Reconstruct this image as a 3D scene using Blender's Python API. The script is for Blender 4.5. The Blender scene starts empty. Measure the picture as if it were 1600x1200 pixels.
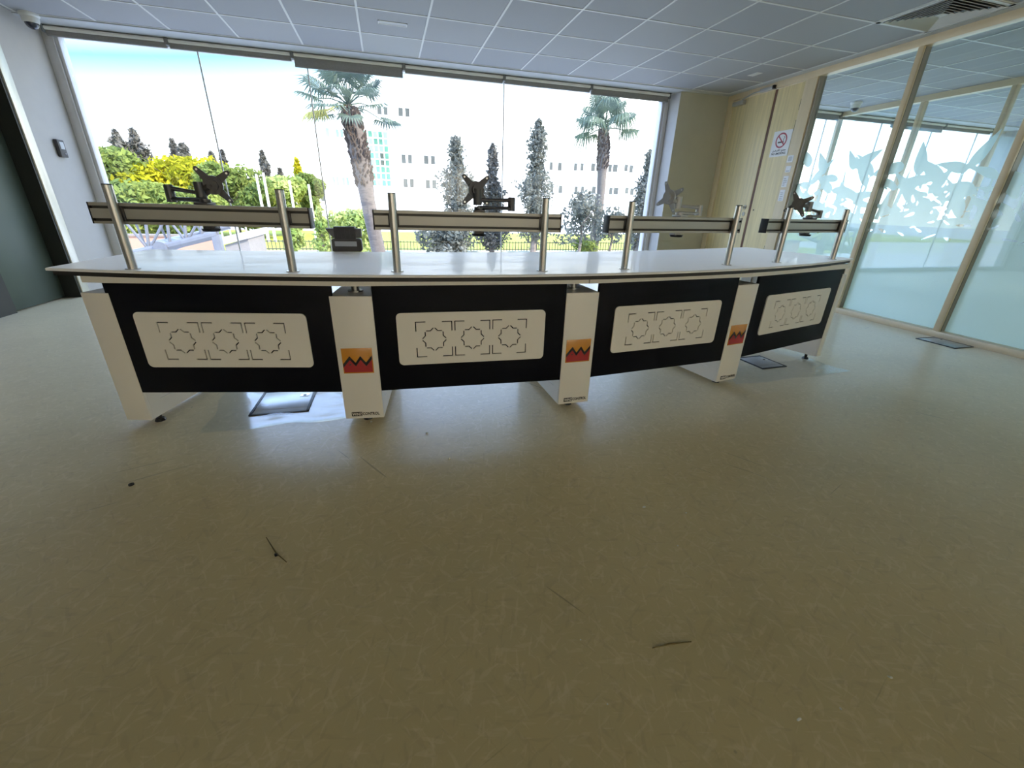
import bpy, bmesh, math, random
import numpy as np
from mathutils import Matrix, Vector

random.seed(7)
scn = bpy.context.scene
COL = scn.collection
PI = math.pi

# ------------------------------------------------------------------ camera
FPX = 658.87
CAM = Vector((0.0, 0.0, 1.01853))
YAW, PIT, ROL = 0.279979, -0.402260, 0.0297618
HC = 2.5114            # ceiling height
_fw = Vector((math.sin(YAW)*math.cos(PIT), math.cos(YAW)*math.cos(PIT), math.sin(PIT)))
_rt = Vector((math.cos(YAW), -math.sin(YAW), 0))
_up = _rt.cross(_fw)
RT = math.cos(ROL)*_rt + math.sin(ROL)*_up
UP = -math.sin(ROL)*_rt + math.cos(ROL)*_up
FW = _fw
cd = bpy.data.cameras.new('camera')
cd.sensor_width = 36; cd.lens = FPX/1600*36
cd.clip_start = 0.02; cd.clip_end = 400
co = bpy.data.objects.new('camera', cd); COL.objects.link(co)
co.matrix_world = Matrix(((RT.x, UP.x, -FW.x, CAM.x), (RT.y, UP.y, -FW.y, CAM.y), (RT.z, UP.z, -FW.z, CAM.z), (0, 0, 0, 1)))
scn.camera = co

def ray(px, py): return RT*((px-800)/FPX) + UP*((600-py)/FPX) + FW
def at(px, py, Y):
    d = ray(px, py); return CAM + d*(Y/d.y)
def atx(px, py, X):
    d = ray(px, py); return CAM + d*(X/d.x)
def atz(px, py, Z):
    d = ray(px, py); return CAM + d*((Z-CAM.z)/d.z)

# ------------------------------------------------------------------ materials
def nn(nt, t, **kw):
    n = nt.nodes.new(t)
    for k, v in kw.items(): setattr(n, k, v)
    return n

def mat(name, col, rough=.5, metal=0., spec=.5, var=.06, scale=8., bump=0., bscale=60., coat=0., stretch=None):
    m = bpy.data.materials.new(name); m.use_nodes = True
    nt = m.node_tree; b = nt.nodes['Principled BSDF']
    b.inputs['Roughness'].default_value = rough; b.inputs['Metallic'].default_value = metal
    b.inputs['Specular IOR Level'].default_value = spec
    b.inputs['Coat Weight'].default_value = coat; b.inputs['Coat Roughness'].default_value = .08
    tc = nn(nt, 'ShaderNodeTexCoord')
    src = tc.outputs['Object']
    if stretch:
        mp = nn(nt, 'ShaderNodeMapping'); mp.inputs['Scale'].default_value = stretch
        nt.links.new(src, mp.inputs[0]); src = mp.outputs[0]
    no = nn(nt, 'ShaderNodeTexNoise'); no.inputs['Scale'].default_value = scale; no.inputs['Detail'].default_value = 4
    nt.links.new(src, no.inputs['Vector'])
    rp = nn(nt, 'ShaderNodeValToRGB')
    rp.color_ramp.elements[0].position = .3; rp.color_ramp.elements[1].position = .7
    rp.color_ramp.elements[0].color = (*[max(0, c*(1-var)) for c in col], 1)
    rp.color_ramp.elements[1].color = (*[min(1, c*(1+var)) for c in col], 1)
    nt.links.new(no.outputs['Fac'], rp.inputs[0]); nt.links.new(rp.outputs[0], b.inputs['Base Color'])
    if bump:
        n2 = nn(nt, 'ShaderNodeTexNoise'); n2.inputs['Scale'].default_value = bscale; n2.inputs['Detail'].default_value = 3
        nt.links.new(src, n2.inputs['Vector'])
        bp = nn(nt, 'ShaderNodeBump'); bp.inputs['Strength'].default_value = bump; bp.inputs['Distance'].default_value = .01
        nt.links.new(n2.outputs['Fac'], bp.inputs['Height']); nt.links.new(bp.outputs[0], b.inputs['Normal'])
    return m

def leaf_mat(name, c1, c2, scale=.6, trans=.4):
    m = bpy.data.materials.new(name); m.use_nodes = True
    nt = m.node_tree; nt.nodes.clear()
    out = nn(nt, 'ShaderNodeOutputMaterial')
    tc = nn(nt, 'ShaderNodeTexCoord'); no = nn(nt, 'ShaderNodeTexNoise')
    no.inputs['Scale'].default_value = scale; no.inputs['Detail'].default_value = 5
    nt.links.new(tc.outputs['Object'], no.inputs['Vector'])
    rp = nn(nt, 'ShaderNodeValToRGB'); rp.color_ramp.elements[0].position = .35; rp.color_ramp.elements[1].position = .65
    rp.color_ramp.elements[0].color = (*c1, 1); rp.color_ramp.elements[1].color = (*c2, 1)
    nt.links.new(no.outputs['Fac'], rp.inputs[0])
    d = nn(nt, 'ShaderNodeBsdfDiffuse'); t = nn(nt, 'ShaderNodeBsdfTranslucent'); mx = nn(nt, 'ShaderNodeMixShader')
    mx.inputs[0].default_value = trans
    nt.links.new(rp.outputs[0], d.inputs[0]); nt.links.new(rp.outputs[0], t.inputs[0])
    nt.links.new(d.outputs[0], mx.inputs[1]); nt.links.new(t.outputs[0], mx.inputs[2]); nt.links.new(mx.outputs[0], out.inputs[0])
    return m

def glass_mat(name, tint=(1, 1, 1), f0=.04, rough=.0, gain=None):
    m = bpy.data.materials.new(name); m.use_nodes = True
    nt = m.node_tree; nt.nodes.clear()
    out = nn(nt, 'ShaderNodeOutputMaterial'); lw = nn(nt, 'ShaderNodeLayerWeight'); lw.inputs['Blend'].default_value = .5
    p = nn(nt, 'ShaderNodeMath', operation='POWER'); p.inputs[1].default_value = 5
    nt.links.new(lw.outputs['Facing'], p.inputs[0])
    mr = nn(nt, 'ShaderNodeMath', operation='MULTIPLY_ADD'); mr.inputs[1].default_value = 1-f0 if gain is None else gain; mr.inputs[2].default_value = f0
    nt.links.new(p.outputs[0], mr.inputs[0])
    t = nn(nt, 'ShaderNodeBsdfTransparent'); t.inputs[0].default_value = (*tint, 1)
    g = nn(nt, 'ShaderNodeBsdfGlossy'); g.inputs['Roughness'].default_value = rough; g.inputs[0].default_value = (1, 1, 1, 1)
    mx = nn(nt, 'ShaderNodeMixShader')
    nt.links.new(mr.outputs[0], mx.inputs[0]); nt.links.new(t.outputs[0], mx.inputs[1]); nt.links.new(g.outputs[0], mx.inputs[2])
    nt.links.new(mx.outputs[0], out.inputs[0])
    return m

def film_mat(name, col, clear=.1, trans=.6):
    m = bpy.data.materials.new(name); m.use_nodes = True
    nt = m.node_tree; nt.nodes.clear()
    out = nn(nt, 'ShaderNodeOutputMaterial')
    tc = nn(nt, 'ShaderNodeTexCoord'); no = nn(nt, 'ShaderNodeTexNoise'); no.inputs['Scale'].default_value = 3
    nt.links.new(tc.outputs['Object'], no.inputs['Vector'])
    rp = nn(nt, 'ShaderNodeValToRGB')
    rp.color_ramp.elements[0].color = (*[c*.97 for c in col], 1); rp.color_ramp.elements[1].color = (*col, 1)
    nt.links.new(no.outputs['Fac'], rp.inputs[0])
    d = nn(nt, 'ShaderNodeBsdfDiffuse'); t = nn(nt, 'ShaderNodeBsdfTranslucent'); x = nn(nt, 'ShaderNodeBsdfTransparent')
    m1 = nn(nt, 'ShaderNodeMixShader'); m1.inputs[0].default_value = trans
    m2 = nn(nt, 'ShaderNodeMixShader'); m2.inputs[0].default_value = clear
    nt.links.new(rp.outputs[0], d.inputs[0]); nt.links.new(rp.outputs[0], t.inputs[0])
    nt.links.new(d.outputs[0], m1.inputs[1]); nt.links.new(t.outputs[0], m1.inputs[2])
    nt.links.new(m1.outputs[0], m2.inputs[1]); nt.links.new(x.outputs[0], m2.inputs[2]); nt.links.new(m2.outputs[0], out.inputs[0])
    return m

M = {}
M['white_wall'] = mat('white wall paint', (.47, .45, .43), .6, var=.02, bump=.08, bscale=180)
M['grey_paint'] = mat('pillar grey green paint', (.50, .48, .38), .6, var=.02, bump=.06, bscale=150)
M['back_wall'] = mat('warm back wall', (.66, .52, .33), .7, var=.03)
M['alu_beige'] = mat('beige anodised aluminium', (.70, .57, .38), .45, .1, var=.03)
M['alu_dark'] = mat('bronze reveal', (.32, .28, .22), .45, .15, var=.03)
M['gasket'] = mat('black rubber gasket', (.015, .015, .015), .6)
M['frame_grey'] = mat('grey window frame', (.66, .65, .66), .4, .15, var=.03)
M['tbar'] = mat('ceiling grid white', (.64, .64, .63), .5, var=.02)
M['gypsum'] = mat('white gypsum band', (.52, .53, .54), .7, var=.02)
M['blind_tube'] = mat('pale blind tube', (.80, .78, .72), .4, var=.02)
M['blind_fabric'] = mat('grey blind fabric', (.26, .25, .25), .7, var=.06, scale=60)
M['blind_bracket'] = mat('dark blind bracket', (.20, .20, .20), .5)
M['door_steel'] = mat('brushed grey green steel', (.085, .11, .09), .45, .35, var=.08, scale=3, stretch=(1, 1, .15))
M['door_black'] = mat('dark door reveal', (.020, .022, .018), .5, .0, var=.1)
M['door_trim'] = mat('brushed pale trim', (.66, .64, .56), .35, .5, var=.05, stretch=(1, 1, .1))
M['wood'] = mat('pale oak veneer', (.78, .65, .37), .42, var=.10, scale=5, stretch=(6, 6, .35))
M['wood_frame'] = mat('pale beige frame', (.72, .60, .41), .45, var=.05, scale=5, stretch=(4, 4, .4))
M['wood_dark'] = mat('brown door edge', (.13, .055, .03), .5, var=.15, stretch=(4, 4, .4))
M['desk_white'] = mat('off-white lacquered metal', (.86, .82, .75), .35, var=.015, scale=3)
M['desk_top'] = mat('glossy white worktop', (.84, .84, .87), .12, var=.05, scale=2.2, spec=.5, stretch=(.5, 2.6, 1))
def top_mat():
    m = bpy.data.materials.new('glossy white worktop'); m.use_nodes = True
    nt = m.node_tree; b = nt.nodes['Principled BSDF']; L = nt.links.new
    tc = nn(nt, 'ShaderNodeTexCoord'); mp = nn(nt, 'ShaderNodeMapping'); mp.inputs['Scale'].default_value = (.55, 2.4, 1); mp.inputs['Rotation'].default_value = (0, 0, .12)
    L(tc.outputs['Object'], mp.inputs[0])
    n = nn(nt, 'ShaderNodeTexNoise'); n.inputs['Scale'].default_value = 3.2; n.inputs['Detail'].default_value = 6; n.inputs['Distortion'].default_value = 1.1
    L(mp.outputs[0], n.inputs['Vector'])
    r = nn(nt, 'ShaderNodeMapRange'); r.inputs[1].default_value = .42; r.inputs[2].default_value = .62; L(n.outputs['Fac'], r.inputs[0])
    rp = nn(nt, 'ShaderNodeValToRGB'); rp.color_ramp.elements[0].color = (.93, .93, .95, 1); rp.color_ramp.elements[1].color = (.96, .96, .96, 1)
    L(r.outputs[0], rp.inputs[0]); L(rp.outputs[0], b.inputs['Base Color'])
    r2 = nn(nt, 'ShaderNodeMapRange'); r2.inputs[3].default_value = .34; r2.inputs[4].default_value = .50; L(r.outputs[0], r2.inputs[0]); L(r2.outputs[0], b.inputs['Roughness'])
    b.inputs['Specular IOR Level'].default_value = .15; b.inputs['Coat Weight'].default_value = .3; b.inputs['Sheen Weight'].default_value = .9; b.inputs['Sheen Roughness'].default_value = .35; b.inputs['Sheen Tint'].default_value = (.95, .95, 1, 1); b.inputs['Coat Roughness'].default_value = .06; b.inputs['Coat IOR'].default_value = 1.4
    n2 = nn(nt, 'ShaderNodeTexNoise'); n2.inputs['Scale'].default_value = 7; n2.inputs['Detail'].default_value = 4; n2.inputs['Distortion'].default_value = 1.4; L(mp.outputs[0], n2.inputs['Vector'])
    bp = nn(nt, 'ShaderNodeBump'); bp.inputs['Strength'].default_value = .16; bp.inputs['Distance'].default_value = .01; L(n2.outputs['Fac'], bp.inputs['Height']); L(bp.outputs[0], b.inputs['Normal'])
    return m
M['desk_top'] = top_mat()
M['desk_black'] = mat('black laminate', (.005, .006, .011), .5, var=.2, scale=2, spec=.12)
M['black_edge'] = mat('black core edge', (.012, .011, .012), .5)
M['steel'] = mat('brushed stainless steel', (.44, .43, .405), .28, .95, var=.08, scale=10, stretch=(1, 1, .05))
M['rail_alu'] = mat('grey anodised rail', (.45, .44, .405), .45, .4, var=.04, scale=3)
M['rail_groove'] = mat('shadow groove', (.08, .08, .075), .6, .3)
M['cap_black'] = mat('black plastic', (.016, .016, .018), .4, var=.1)
M['arm_dark'] = mat('graphite arm', (.07, .07, .075), .36, .5, var=.1)
M['arm_grey'] = mat('silver grey arm', (.46, .46, .45), .4, .25, var=.06)
M['arm_mid'] = mat('mid grey arm', (.17, .165, .16), .38, .4, var=.06)
M['bolt'] = mat('zinc bolt', (.75, .75, .72), .3, .9)
M['orange'] = mat('orange enamel', (.66, .27, .02), .22, var=.06, coat=.4)
M['red'] = mat('red enamel', (.46, .035, .04), .22, var=.08, coat=.4)
M['ink'] = mat('black ink', (.012, .01, .01), .35)
M['paper'] = mat('white paper', (.84, .84, .86), .6, var=.02)
M['label_grey'] = mat('pale label', (.50, .52, .55), .5, var=.06)
M['device'] = mat('charcoal plastic', (.055, .05, .05), .5, var=.12, scale=30)
M['device_lt'] = mat('grey plastic', (.12, .115, .115), .45, var=.12, scale=30)
M['dome_white'] = mat('white camera housing', (.68, .68, .66), .4, var=.02)
M['dome_dark'] = mat('smoked dome', (.02, .022, .04), .08, var=.1, coat=.5)
M['sign_red'] = mat('sign red', (.42, .06, .09), .5)
M['hatch'] = mat('steel lid', (.50, .52, .54), .3, .5, var=.08, scale=12)
M['hatch_dark'] = mat('dark lid edge', (.04, .045, .05), .5)
M['crumb'] = mat('white crumb', (.8, .8, .76), .7)
M['twig'] = mat('dry twig', (.16, .12, .04), .8)
M['glass'] = glass_mat('clear window glass', (.985, .995, .99), .03)
M['glass_green'] = glass_mat('partition glass', (.88, .95, .965), .05)
M['film'] = film_mat('frosted film', (.82, .96, 1.0), .05, .64)
M['warm_fill_blind'] = film_mat('warm translucent fill blind', (.95, .85, .68), .10, .88)  # for the unseen rear blinds, added to give warm fill
M['plastic'] = glass_mat('thin plastic film', (.97, .98, .985), .03, .13, .32)
# outside
M['facade'] = mat('white render', (.86, .86, .84), .8, var=.02, scale=.4)
M['win_grey'] = mat('grey window', (.085, .09, .085), .7, spec=.1, var=.15, scale=.5)
M['win_green'] = mat('green curtain glass', (.10, .25, .18), .6, spec=.1, var=.35, scale=.35)
M['win_green_lt'] = mat('pale green curtain glass', (.20, .36, .27), .6, spec=.1, var=.3, scale=.4)
M['win_dark'] = mat('dark curtain glass', (.07, .085, .07), .6, spec=.1, var=.3, scale=.4)
M['paving'] = mat('pale paving', (.50, .49, .46), .9, var=.06, scale=.5)
M['lawn'] = mat('sunlit lawn', (.30, .33, .025), .95, var=.25, scale=1.2, bump=.5, bscale=14)
M['iron'] = mat('dark iron', (.06, .055, .04), .6)
M['kerb'] = mat('pale kerb', (.55, .54, .52), .9)
M['salmon'] = mat('salmon render', (.40, .22, .15), .9, var=.05, scale=1)
M['truss'] = mat('painted steel truss', (.15, .155, .175), .5, .1, var=.08)
M['kiosk'] = mat('grey kiosk panel', (.36, .35, .34), .8, var=.06)
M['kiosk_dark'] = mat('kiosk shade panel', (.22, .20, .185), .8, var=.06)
M['pole'] = mat('white pole', (.85, .85, .83), .5)
M['pole_dark'] = mat('dark pole', (.05, .05, .055), .5)
M['bark'] = mat('grey bark', (.20, .16, .13), .95, var=.3, scale=5, bump=.6, bscale=20)
M['palm_bark'] = mat('fibrous palm bark', (.075, .055, .045), .95, var=.35, scale=9, bump=.6, bscale=30)
M['palm_smooth'] = mat('smooth palm bark', (.13, .108, .095), .95, var=.2, scale=9, stretch=(1, 1, 4), bump=.4, bscale=20)
M['palm_leaf'] = leaf_mat('palm leaf', (.085, .115, .10), (.17, .21, .15), 1.5, .35)
M['palm_old'] = leaf_mat('yellowing palm leaf', (.38, .36, .10), (.52, .48, .18), 1.5, .4)
M['leaf_yellow'] = leaf_mat('yellow sunlit leaves', (.30, .30, .02), (.62, .50, .03), .35, .35)
M['leaf_green'] = leaf_mat('green leaves', (.12, .17, .05), (.30, .34, .08), .4, .35)
M['leaf_dark'] = leaf_mat('dark conifer needles', (.085, .09, .08), (.19, .175, .155), .5, .2)
M['leaf_grey'] = leaf_mat('grey green leaves', (.095, .105, .09), (.22, .22, .185), .7, .3)
M['leaf_bush'] = leaf_mat('bush leaves', (.20, .28, .07), (.46, .50, .18), 1.0, .35)

# floor vinyl: mottled olive beige with short curved flecks and a few dark scuffs
def floor_mat():
    m = bpy.data.materials.new('marbled vinyl floor'); m.use_nodes = True
    nt = m.node_tree; b = nt.nodes['Principled BSDF']; L = nt.links.new
    tc = nn(nt, 'ShaderNodeTexCoord')
    def noise(scale, rot, st, det=3, dist=0.):
        m0 = nn(nt, 'ShaderNodeMapping'); m0.inputs['Rotation'].default_value = (0, 0, rot); L(tc.outputs['Object'], m0.inputs[0])
        mp = nn(nt, 'ShaderNodeMapping'); mp.inputs['Scale'].default_value = st
        L(m0.outputs[0], mp.inputs[0])
        n = nn(nt, 'ShaderNodeTexNoise'); n.inputs['Scale'].default_value = scale; n.inputs['Detail'].default_value = det
        n.inputs['Distortion'].default_value = dist
        L(mp.outputs[0], n.inputs['Vector']); return n.outputs['Fac']
    def ramp(src, p0, p1):
        r = nn(nt, 'ShaderNodeMapRange'); r.inputs[1].default_value = p0; r.inputs[2].default_value = p1
        L(src, r.inputs[0]); return r.outputs[0]
    def mixc(fac, a, bcol, k):
        x = nn(nt, 'ShaderNodeMix', data_type='RGBA')
        mu = nn(nt, 'ShaderNodeMath', operation='MULTIPLY'); mu.inputs[1].default_value = k; L(fac, mu.inputs[0]); L(mu.outputs[0], x.inputs[0])
        if isinstance(a, tuple): x.inputs[6].default_value = (*a, 1)
        else: L(a, x.inputs[6])
        x.inputs[7].default_value = (*bcol, 1); return x.outputs[2]
    base = mixc(ramp(noise(1.3, 0, (1, 1, 1), 5, .4), .3, .7), (.68, .56, .285), (.59, .485, .24), 1.)
    c = base
    for rot, st, sc in ((.3, (1, 4, 1), 15), (1.1, (1, 4, 1), 17), (1.9, (1, 4, 1), 14), (2.7, (1, 4, 1), 16)):
        c = mixc(ramp(noise(sc, rot, st, 2, .5), .60, .68), c, (.84, .71, .47), .27)
        c = mixc(ramp(noise(sc*.8, rot+.7, st, 2, .5), .62, .70), c, (.48, .38, .20), .30)
    for rot, st, sc in ((1.0, (1, 26, 1), 1.6), (-.35, (1, 30, 1), 1.3)):
        c = mixc(ramp(noise(sc, rot, st, 2, .3), .735, .765), c, (.16, .12, .07), .5)
    vo = nn(nt, 'ShaderNodeTexVoronoi'); vo.inputs['Scale'].default_value = 3.2; L(tc.outputs['Object'], vo.inputs['Vector'])
    c = mixc(ramp(vo.outputs['Distance'], .022, .014), c, (.05, .04, .03), .6)
    L(c, b.inputs['Base Color'])
    rr = nn(nt, 'ShaderNodeMapRange'); rr.inputs[3].default_value = .34; rr.inputs[4].default_value = .48
    L(noise(2.2, .2, (1, 2.5, 1), 5, .5), rr.inputs[0]); L(rr.outputs[0], b.inputs['Roughness'])
    b.inputs['Specular IOR Level'].default_value = .6; b.inputs['Coat Weight'].default_value = .28; b.inputs['Coat Roughness'].default_value = .15; b.inputs['Coat IOR'].default_value = 1.45; b.inputs['Sheen Weight'].default_value = .45; b.inputs['Sheen Roughness'].default_value = .4
    bp = nn(nt, 'ShaderNodeBump'); bp.inputs['Strength'].default_value = .07; bp.inputs['Distance'].default_value = .01
    L(noise(9., .1, (1, 3.5, 1), 4, .3), bp.inputs['Height']); L(bp.outputs[0], b.inputs['Normal'])
    return m
M['floor'] = floor_mat()

def tile_mat():
    m = bpy.data.materials.new('mineral ceiling tile'); m.use_nodes = True
    nt = m.node_tree; b = nt.nodes['Principled BSDF']; L = nt.links.new
    tc = nn(nt, 'ShaderNodeTexCoord')
    mp = nn(nt, 'ShaderNodeMapping'); mp.inputs['Location'].default_value = (2.5099, -5.8971, 0)
    L(tc.outputs['Object'], mp.inputs[0])
    dv = nn(nt, 'ShaderNodeVectorMath', operation='DIVIDE'); dv.inputs[1].default_value = (.6, .6, 1); L(mp.outputs[0], dv.inputs[0])
    fl = nn(nt, 'ShaderNodeVectorMath', operation='FLOOR'); L(dv.outputs[0], fl.inputs[0])
    wn = nn(nt, 'ShaderNodeTexWhiteNoise', noise_dimensions='2D'); L(fl.outputs[0], wn.inputs['Vector'])
    rp = nn(nt, 'ShaderNodeValToRGB'); rp.color_ramp.elements[0].color = (.34, .345, .37, 1); rp.color_ramp.elements[1].color = (.375, .375, .39, 1)
    e = rp.color_ramp.elements.new(.93); e.color = (.375, .375, .39, 1); rp.color_ramp.elements[2].color = (.46, .465, .45, 1)
    L(wn.outputs['Value'], rp.inputs[0]); L(rp.outputs[0], b.inputs['Base Color'])
    no = nn(nt, 'ShaderNodeTexNoise'); no.inputs['Scale'].default_value = 140; L(tc.outputs['Object'], no.inputs['Vector'])
    bp = nn(nt, 'ShaderNodeBump'); bp.inputs['Strength'].default_value = .12; bp.inputs['Distance'].default_value = .004
    L(no.outputs['Fac'], bp.inputs['Height']); L(bp.outputs[0], b.inputs['Normal'])
    b.inputs['Roughness'].default_value = .75
    return m
M['tile'] = tile_mat()

# ------------------------------------------------------------------ building helpers
def frame(o, u):
    """local x = u (horizontal), local y = away, local z = up"""
    u = Vector((u[0], u[1], 0)).normalized()
    return Matrix(((u.x, -u.y, 0, o[0]), (u.y, u.x, 0, o[1]), (0, 0, 1, o[2] if len(o) > 2 else 0), (0, 0, 0, 1)))
ID = Matrix.Identity(4)

class G:
    def __init__(s): s.v = []; s.f = []; s.m = []
    def add(s, vs, fs, mi=0, T=None):
        b = len(s.v)
        s.v += [tuple(T @ Vector(v)) if T is not None else tuple(v) for v in vs]
        s.f += [tuple(b+i for i in f) for f in fs]
        s.m += [mi]*len(fs) if isinstance(mi, int) else list(mi)
        return s
    def bm(s, bm, mi=0, T=None):
        bm.verts.ensure_lookup_table(); bm.verts.index_update()
        s.add([v.co.copy() for v in bm.verts], [[v.index for v in f.verts] for f in bm.faces], mi, T); bm.free(); return s
    def box(s, lo, hi, mi=0, T=None, bev=0, seg=2):
        lo = Vector(lo); hi = Vector(hi)
        bm = bmesh.new(); bmesh.ops.create_cube(bm, size=1)
        for v in bm.verts: v.co = Vector((lo[i]+(v.co[i]+.5)*(hi[i]-lo[i]) for i in range(3)))
        if bev: bmesh.ops.bevel(bm, geom=list(bm.edges), offset=bev, segments=seg, affect='EDGES', profile=.5)
        return s.bm(bm, mi, T)
    def cyl(s, p0, p1, r0, r1=None, n=20, mi=0, T=None, cap=True):
        r1 = r0 if r1 is None else r1
        p0 = Vector(p0); p1 = Vector(p1); a = (p1-p0).normalized()
        x = a.orthogonal().normalized(); y = a.cross(x)
        vs = []; fs = []
        for p, r in ((p0, r0), (p1, r1)):
            for k in range(n):
                t = 2*PI*k/n; vs.append(p+x*(r*math.cos(t))+y*(r*math.sin(t)))
        for k in range(n): fs.append((k, (k+1) % n, n+(k+1) % n, n+k))
        if cap: fs += [tuple(range(n-1, -1, -1)), tuple(range(n, 2*n))]
        return s.add(vs, fs, mi, T)
    def tube(s, pts, rs, n=10, mi=0, T=None, flat=None):
        pts = [Vector(p) for p in pts]
        if not hasattr(rs, '__len__'): rs = [rs]*len(pts)
        vs = []; fs = []; x = None
        for i, p in enumerate(pts):
            a = (pts[min(i+1, len(pts)-1)]-pts[max(i-1, 0)]).normalized()
            if x is None: x = a.orthogonal().normalized()
            else:
                x = (x-a*x.dot(a)); x.normalize()
            y = a.cross(x)
            for k in range(n):
                t = 2*PI*k/n; vs.append(p+x*(rs[i]*math.cos(t))+y*(rs[i]*math.sin(t)))
        for i in range(len(pts)-1):
            for k in range(n): fs.append((i*n+k, i*n+(k+1) % n, (i+1)*n+(k+1) % n, (i+1)*n+k))
        fs += [tuple(range(n-1, -1, -1)), tuple((len(pts)-1)*n+k for k in range(n))]
        return s.add(vs, fs, mi, T)
    def prism(s, poly, a0, a1, mi=0, T=None, axis=2):
        """extrude 2D polygon; axis 2: (x,y)->z ; axis 1: (x,z)->y ; axis 0: (y,z)->x"""
        def P(p, a): return (p[0], p[1], a) if axis == 2 else ((p[0], a, p[1]) if axis == 1 else (a, p[0], p[1]))
        n = len(poly); vs = [P(p, a0) for p in poly]+[P(p, a1) for p in poly]
        fs = [tuple(range(n)), tuple(range(2*n-1, n-1, -1))]+[(k, (k+1) % n, n+(k+1) % n, n+k) for k in range(n)]
        return s.add(vs, fs, mi, T)
    def obj(s, name, mats, parent=None, angle=35, origin=None):
        me = bpy.data.meshes.new(name)
        if not isinstance(mats, (list, tuple)): mats = [mats]
        V = np.array(s.v, dtype=float).reshape(-1, 3)
        if parent is not None: o0 = np.array(WLOC[parent.name])
        elif origin is not None: o0 = np.array(origin, float)
        else:
            lo = V.min(0); hi = V.max(0); o0 = np.array([(lo[0]+hi[0])/2, (lo[1]+hi[1])/2, lo[2]])
        me.from_pydata((V-o0).tolist(), [], s.f)
        for m in mats: me.materials.append(m)
        me.polygons.foreach_set('material_index', s.m)
        bm = bmesh.new(); bm.from_mesh(me); bmesh.ops.recalc_face_normals(bm, faces=list(bm.faces)); bm.to_mesh(me); bm.free()
        me.polygons.foreach_set('use_smooth', [True]*len(me.polygons))
        me.set_sharp_from_angle(angle=math.radians(angle))
        me.update()
        o = bpy.data.objects.new(name, me); COL.objects.link(o)
        if parent is not None:
            o.parent = parent; WLOC[o.name] = tuple(o0)
        else:
            o.location = o0; WLOC[o.name] = tuple(o0)
        return o
WLOC = {}

def rawmesh(name, V, F, m, parent=None, kind=None):
    g = G(); me = bpy.data.meshes.new(name)
    V = np.asarray(V, float); o0 = np.array(WLOC[parent.name]) if parent is not None else np.zeros(3)
    me.from_pydata((V-o0).tolist(), [], F); me.materials.append(m); me.update()
    o = bpy.data.objects.new(name, me); COL.objects.link(o)
    if parent is not None: o.parent = parent
    WLOC[o.name] = tuple(o0)
    return o

def thing(name, label, cat, loc, group=None):
    o = bpy.data.objects.new(name, None); COL.objects.link(o)
    o.empty_display_size = .1
    o.location = loc; WLOC[o.name] = tuple(loc)
    return tag(o, label, cat, group)
def tag(o, label, cat, group=None):
    o['label'] = label; o['category'] = cat
    if group: o['group'] = group
    return o
def struct(o): o['kind'] = 'structure'; return o
def sroot(name, loc=(0, 0, 0)):
    o = bpy.data.objects.new(name, None); COL.objects.link(o); o.location = loc; WLOC[o.name] = tuple(loc); return struct(o)

def text_geo(g, body, size, T, mi=0, depth=.0008, wx=1., align='LEFT'):
    cu = bpy.data.curves.new('lettering', 'FONT'); cu.body = body; cu.size = size; cu.extrude = depth; cu.align_x = align
    cu.resolution_u = 2; cu.offset = size*.022
    ob = bpy.data.objects.new('lettering', cu); COL.objects.link(ob)
    dg = bpy.context.evaluated_depsgraph_get(); dg.update()
    me = bpy.data.meshes.new_from_object(ob.evaluated_get(dg))
    # text lies in local xy -> map to plane x, z
    vs = [(v.co.x*wx, -v.co.z, v.co.y) for v in me.vertices]
    g.add(vs, [tuple(p.vertices) for p in me.polygons], mi, T)
    w = max([v[0] for v in vs] or [0])
    bpy.data.objects.remove(ob); bpy.data.curves.remove(cu); bpy.data.meshes.remove(me)
    return w

def rrect(x0, z0, x1, z1, r, n=6):
    out = []
    for cx, cz, a0 in ((x1-r, z0+r, -PI/2), (x1-r, z1-r, 0), (x0+r, z1-r, PI/2), (x0+r, z0+r, PI)):
        for k in range(n+1):
            a = a0+PI/2*k/n; out.append((cx+r*math.cos(a), cz+r*math.sin(a)))
    return out

# ================================================================== ROOM SHELL
WY = 6.30            # inner plane of the window glass
XL, XR = -3.15, 4.80
g = G(); g.box((-6, -5, -.12), (11.2, 6.45, 0)); struct(g.obj('floor', M['floor'], origin=(0, 0, 0)))
g = G(); g.box((-6, -5, HC), (11.2, 6.45, HC+.2)); struct(g.obj('ceiling', M['tile'], origin=(0, 0, 0)))
# ceiling grid (runs over both rooms)
GX, GY = -2.5099, 5.8971
g = G()
for i in range(-6, 24):
    x = GX+.6*i
    if -3.2 < x < 11.1: g.box((x-.009, -5, HC-.004), (x+.009, GY, HC+.01))
for j in range(0, 19):
    y = GY-.6*j; g.box((-6, y-.009, HC-.0035), (11.1, y+.009, HC+.01))
struct(g.obj('trim_1', M['tbar']))
g = G(); g.box((-3.3, GY+.012, HC-.012), (11.1, 6.42, HC+.01)); struct(g.obj('trim_2', M['gypsum']))
g = G(); g.box((4.70, -5, HC-.010), (4.80, GY, HC+.01)); struct(g.obj('trim_3', M['gypsum']))

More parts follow.
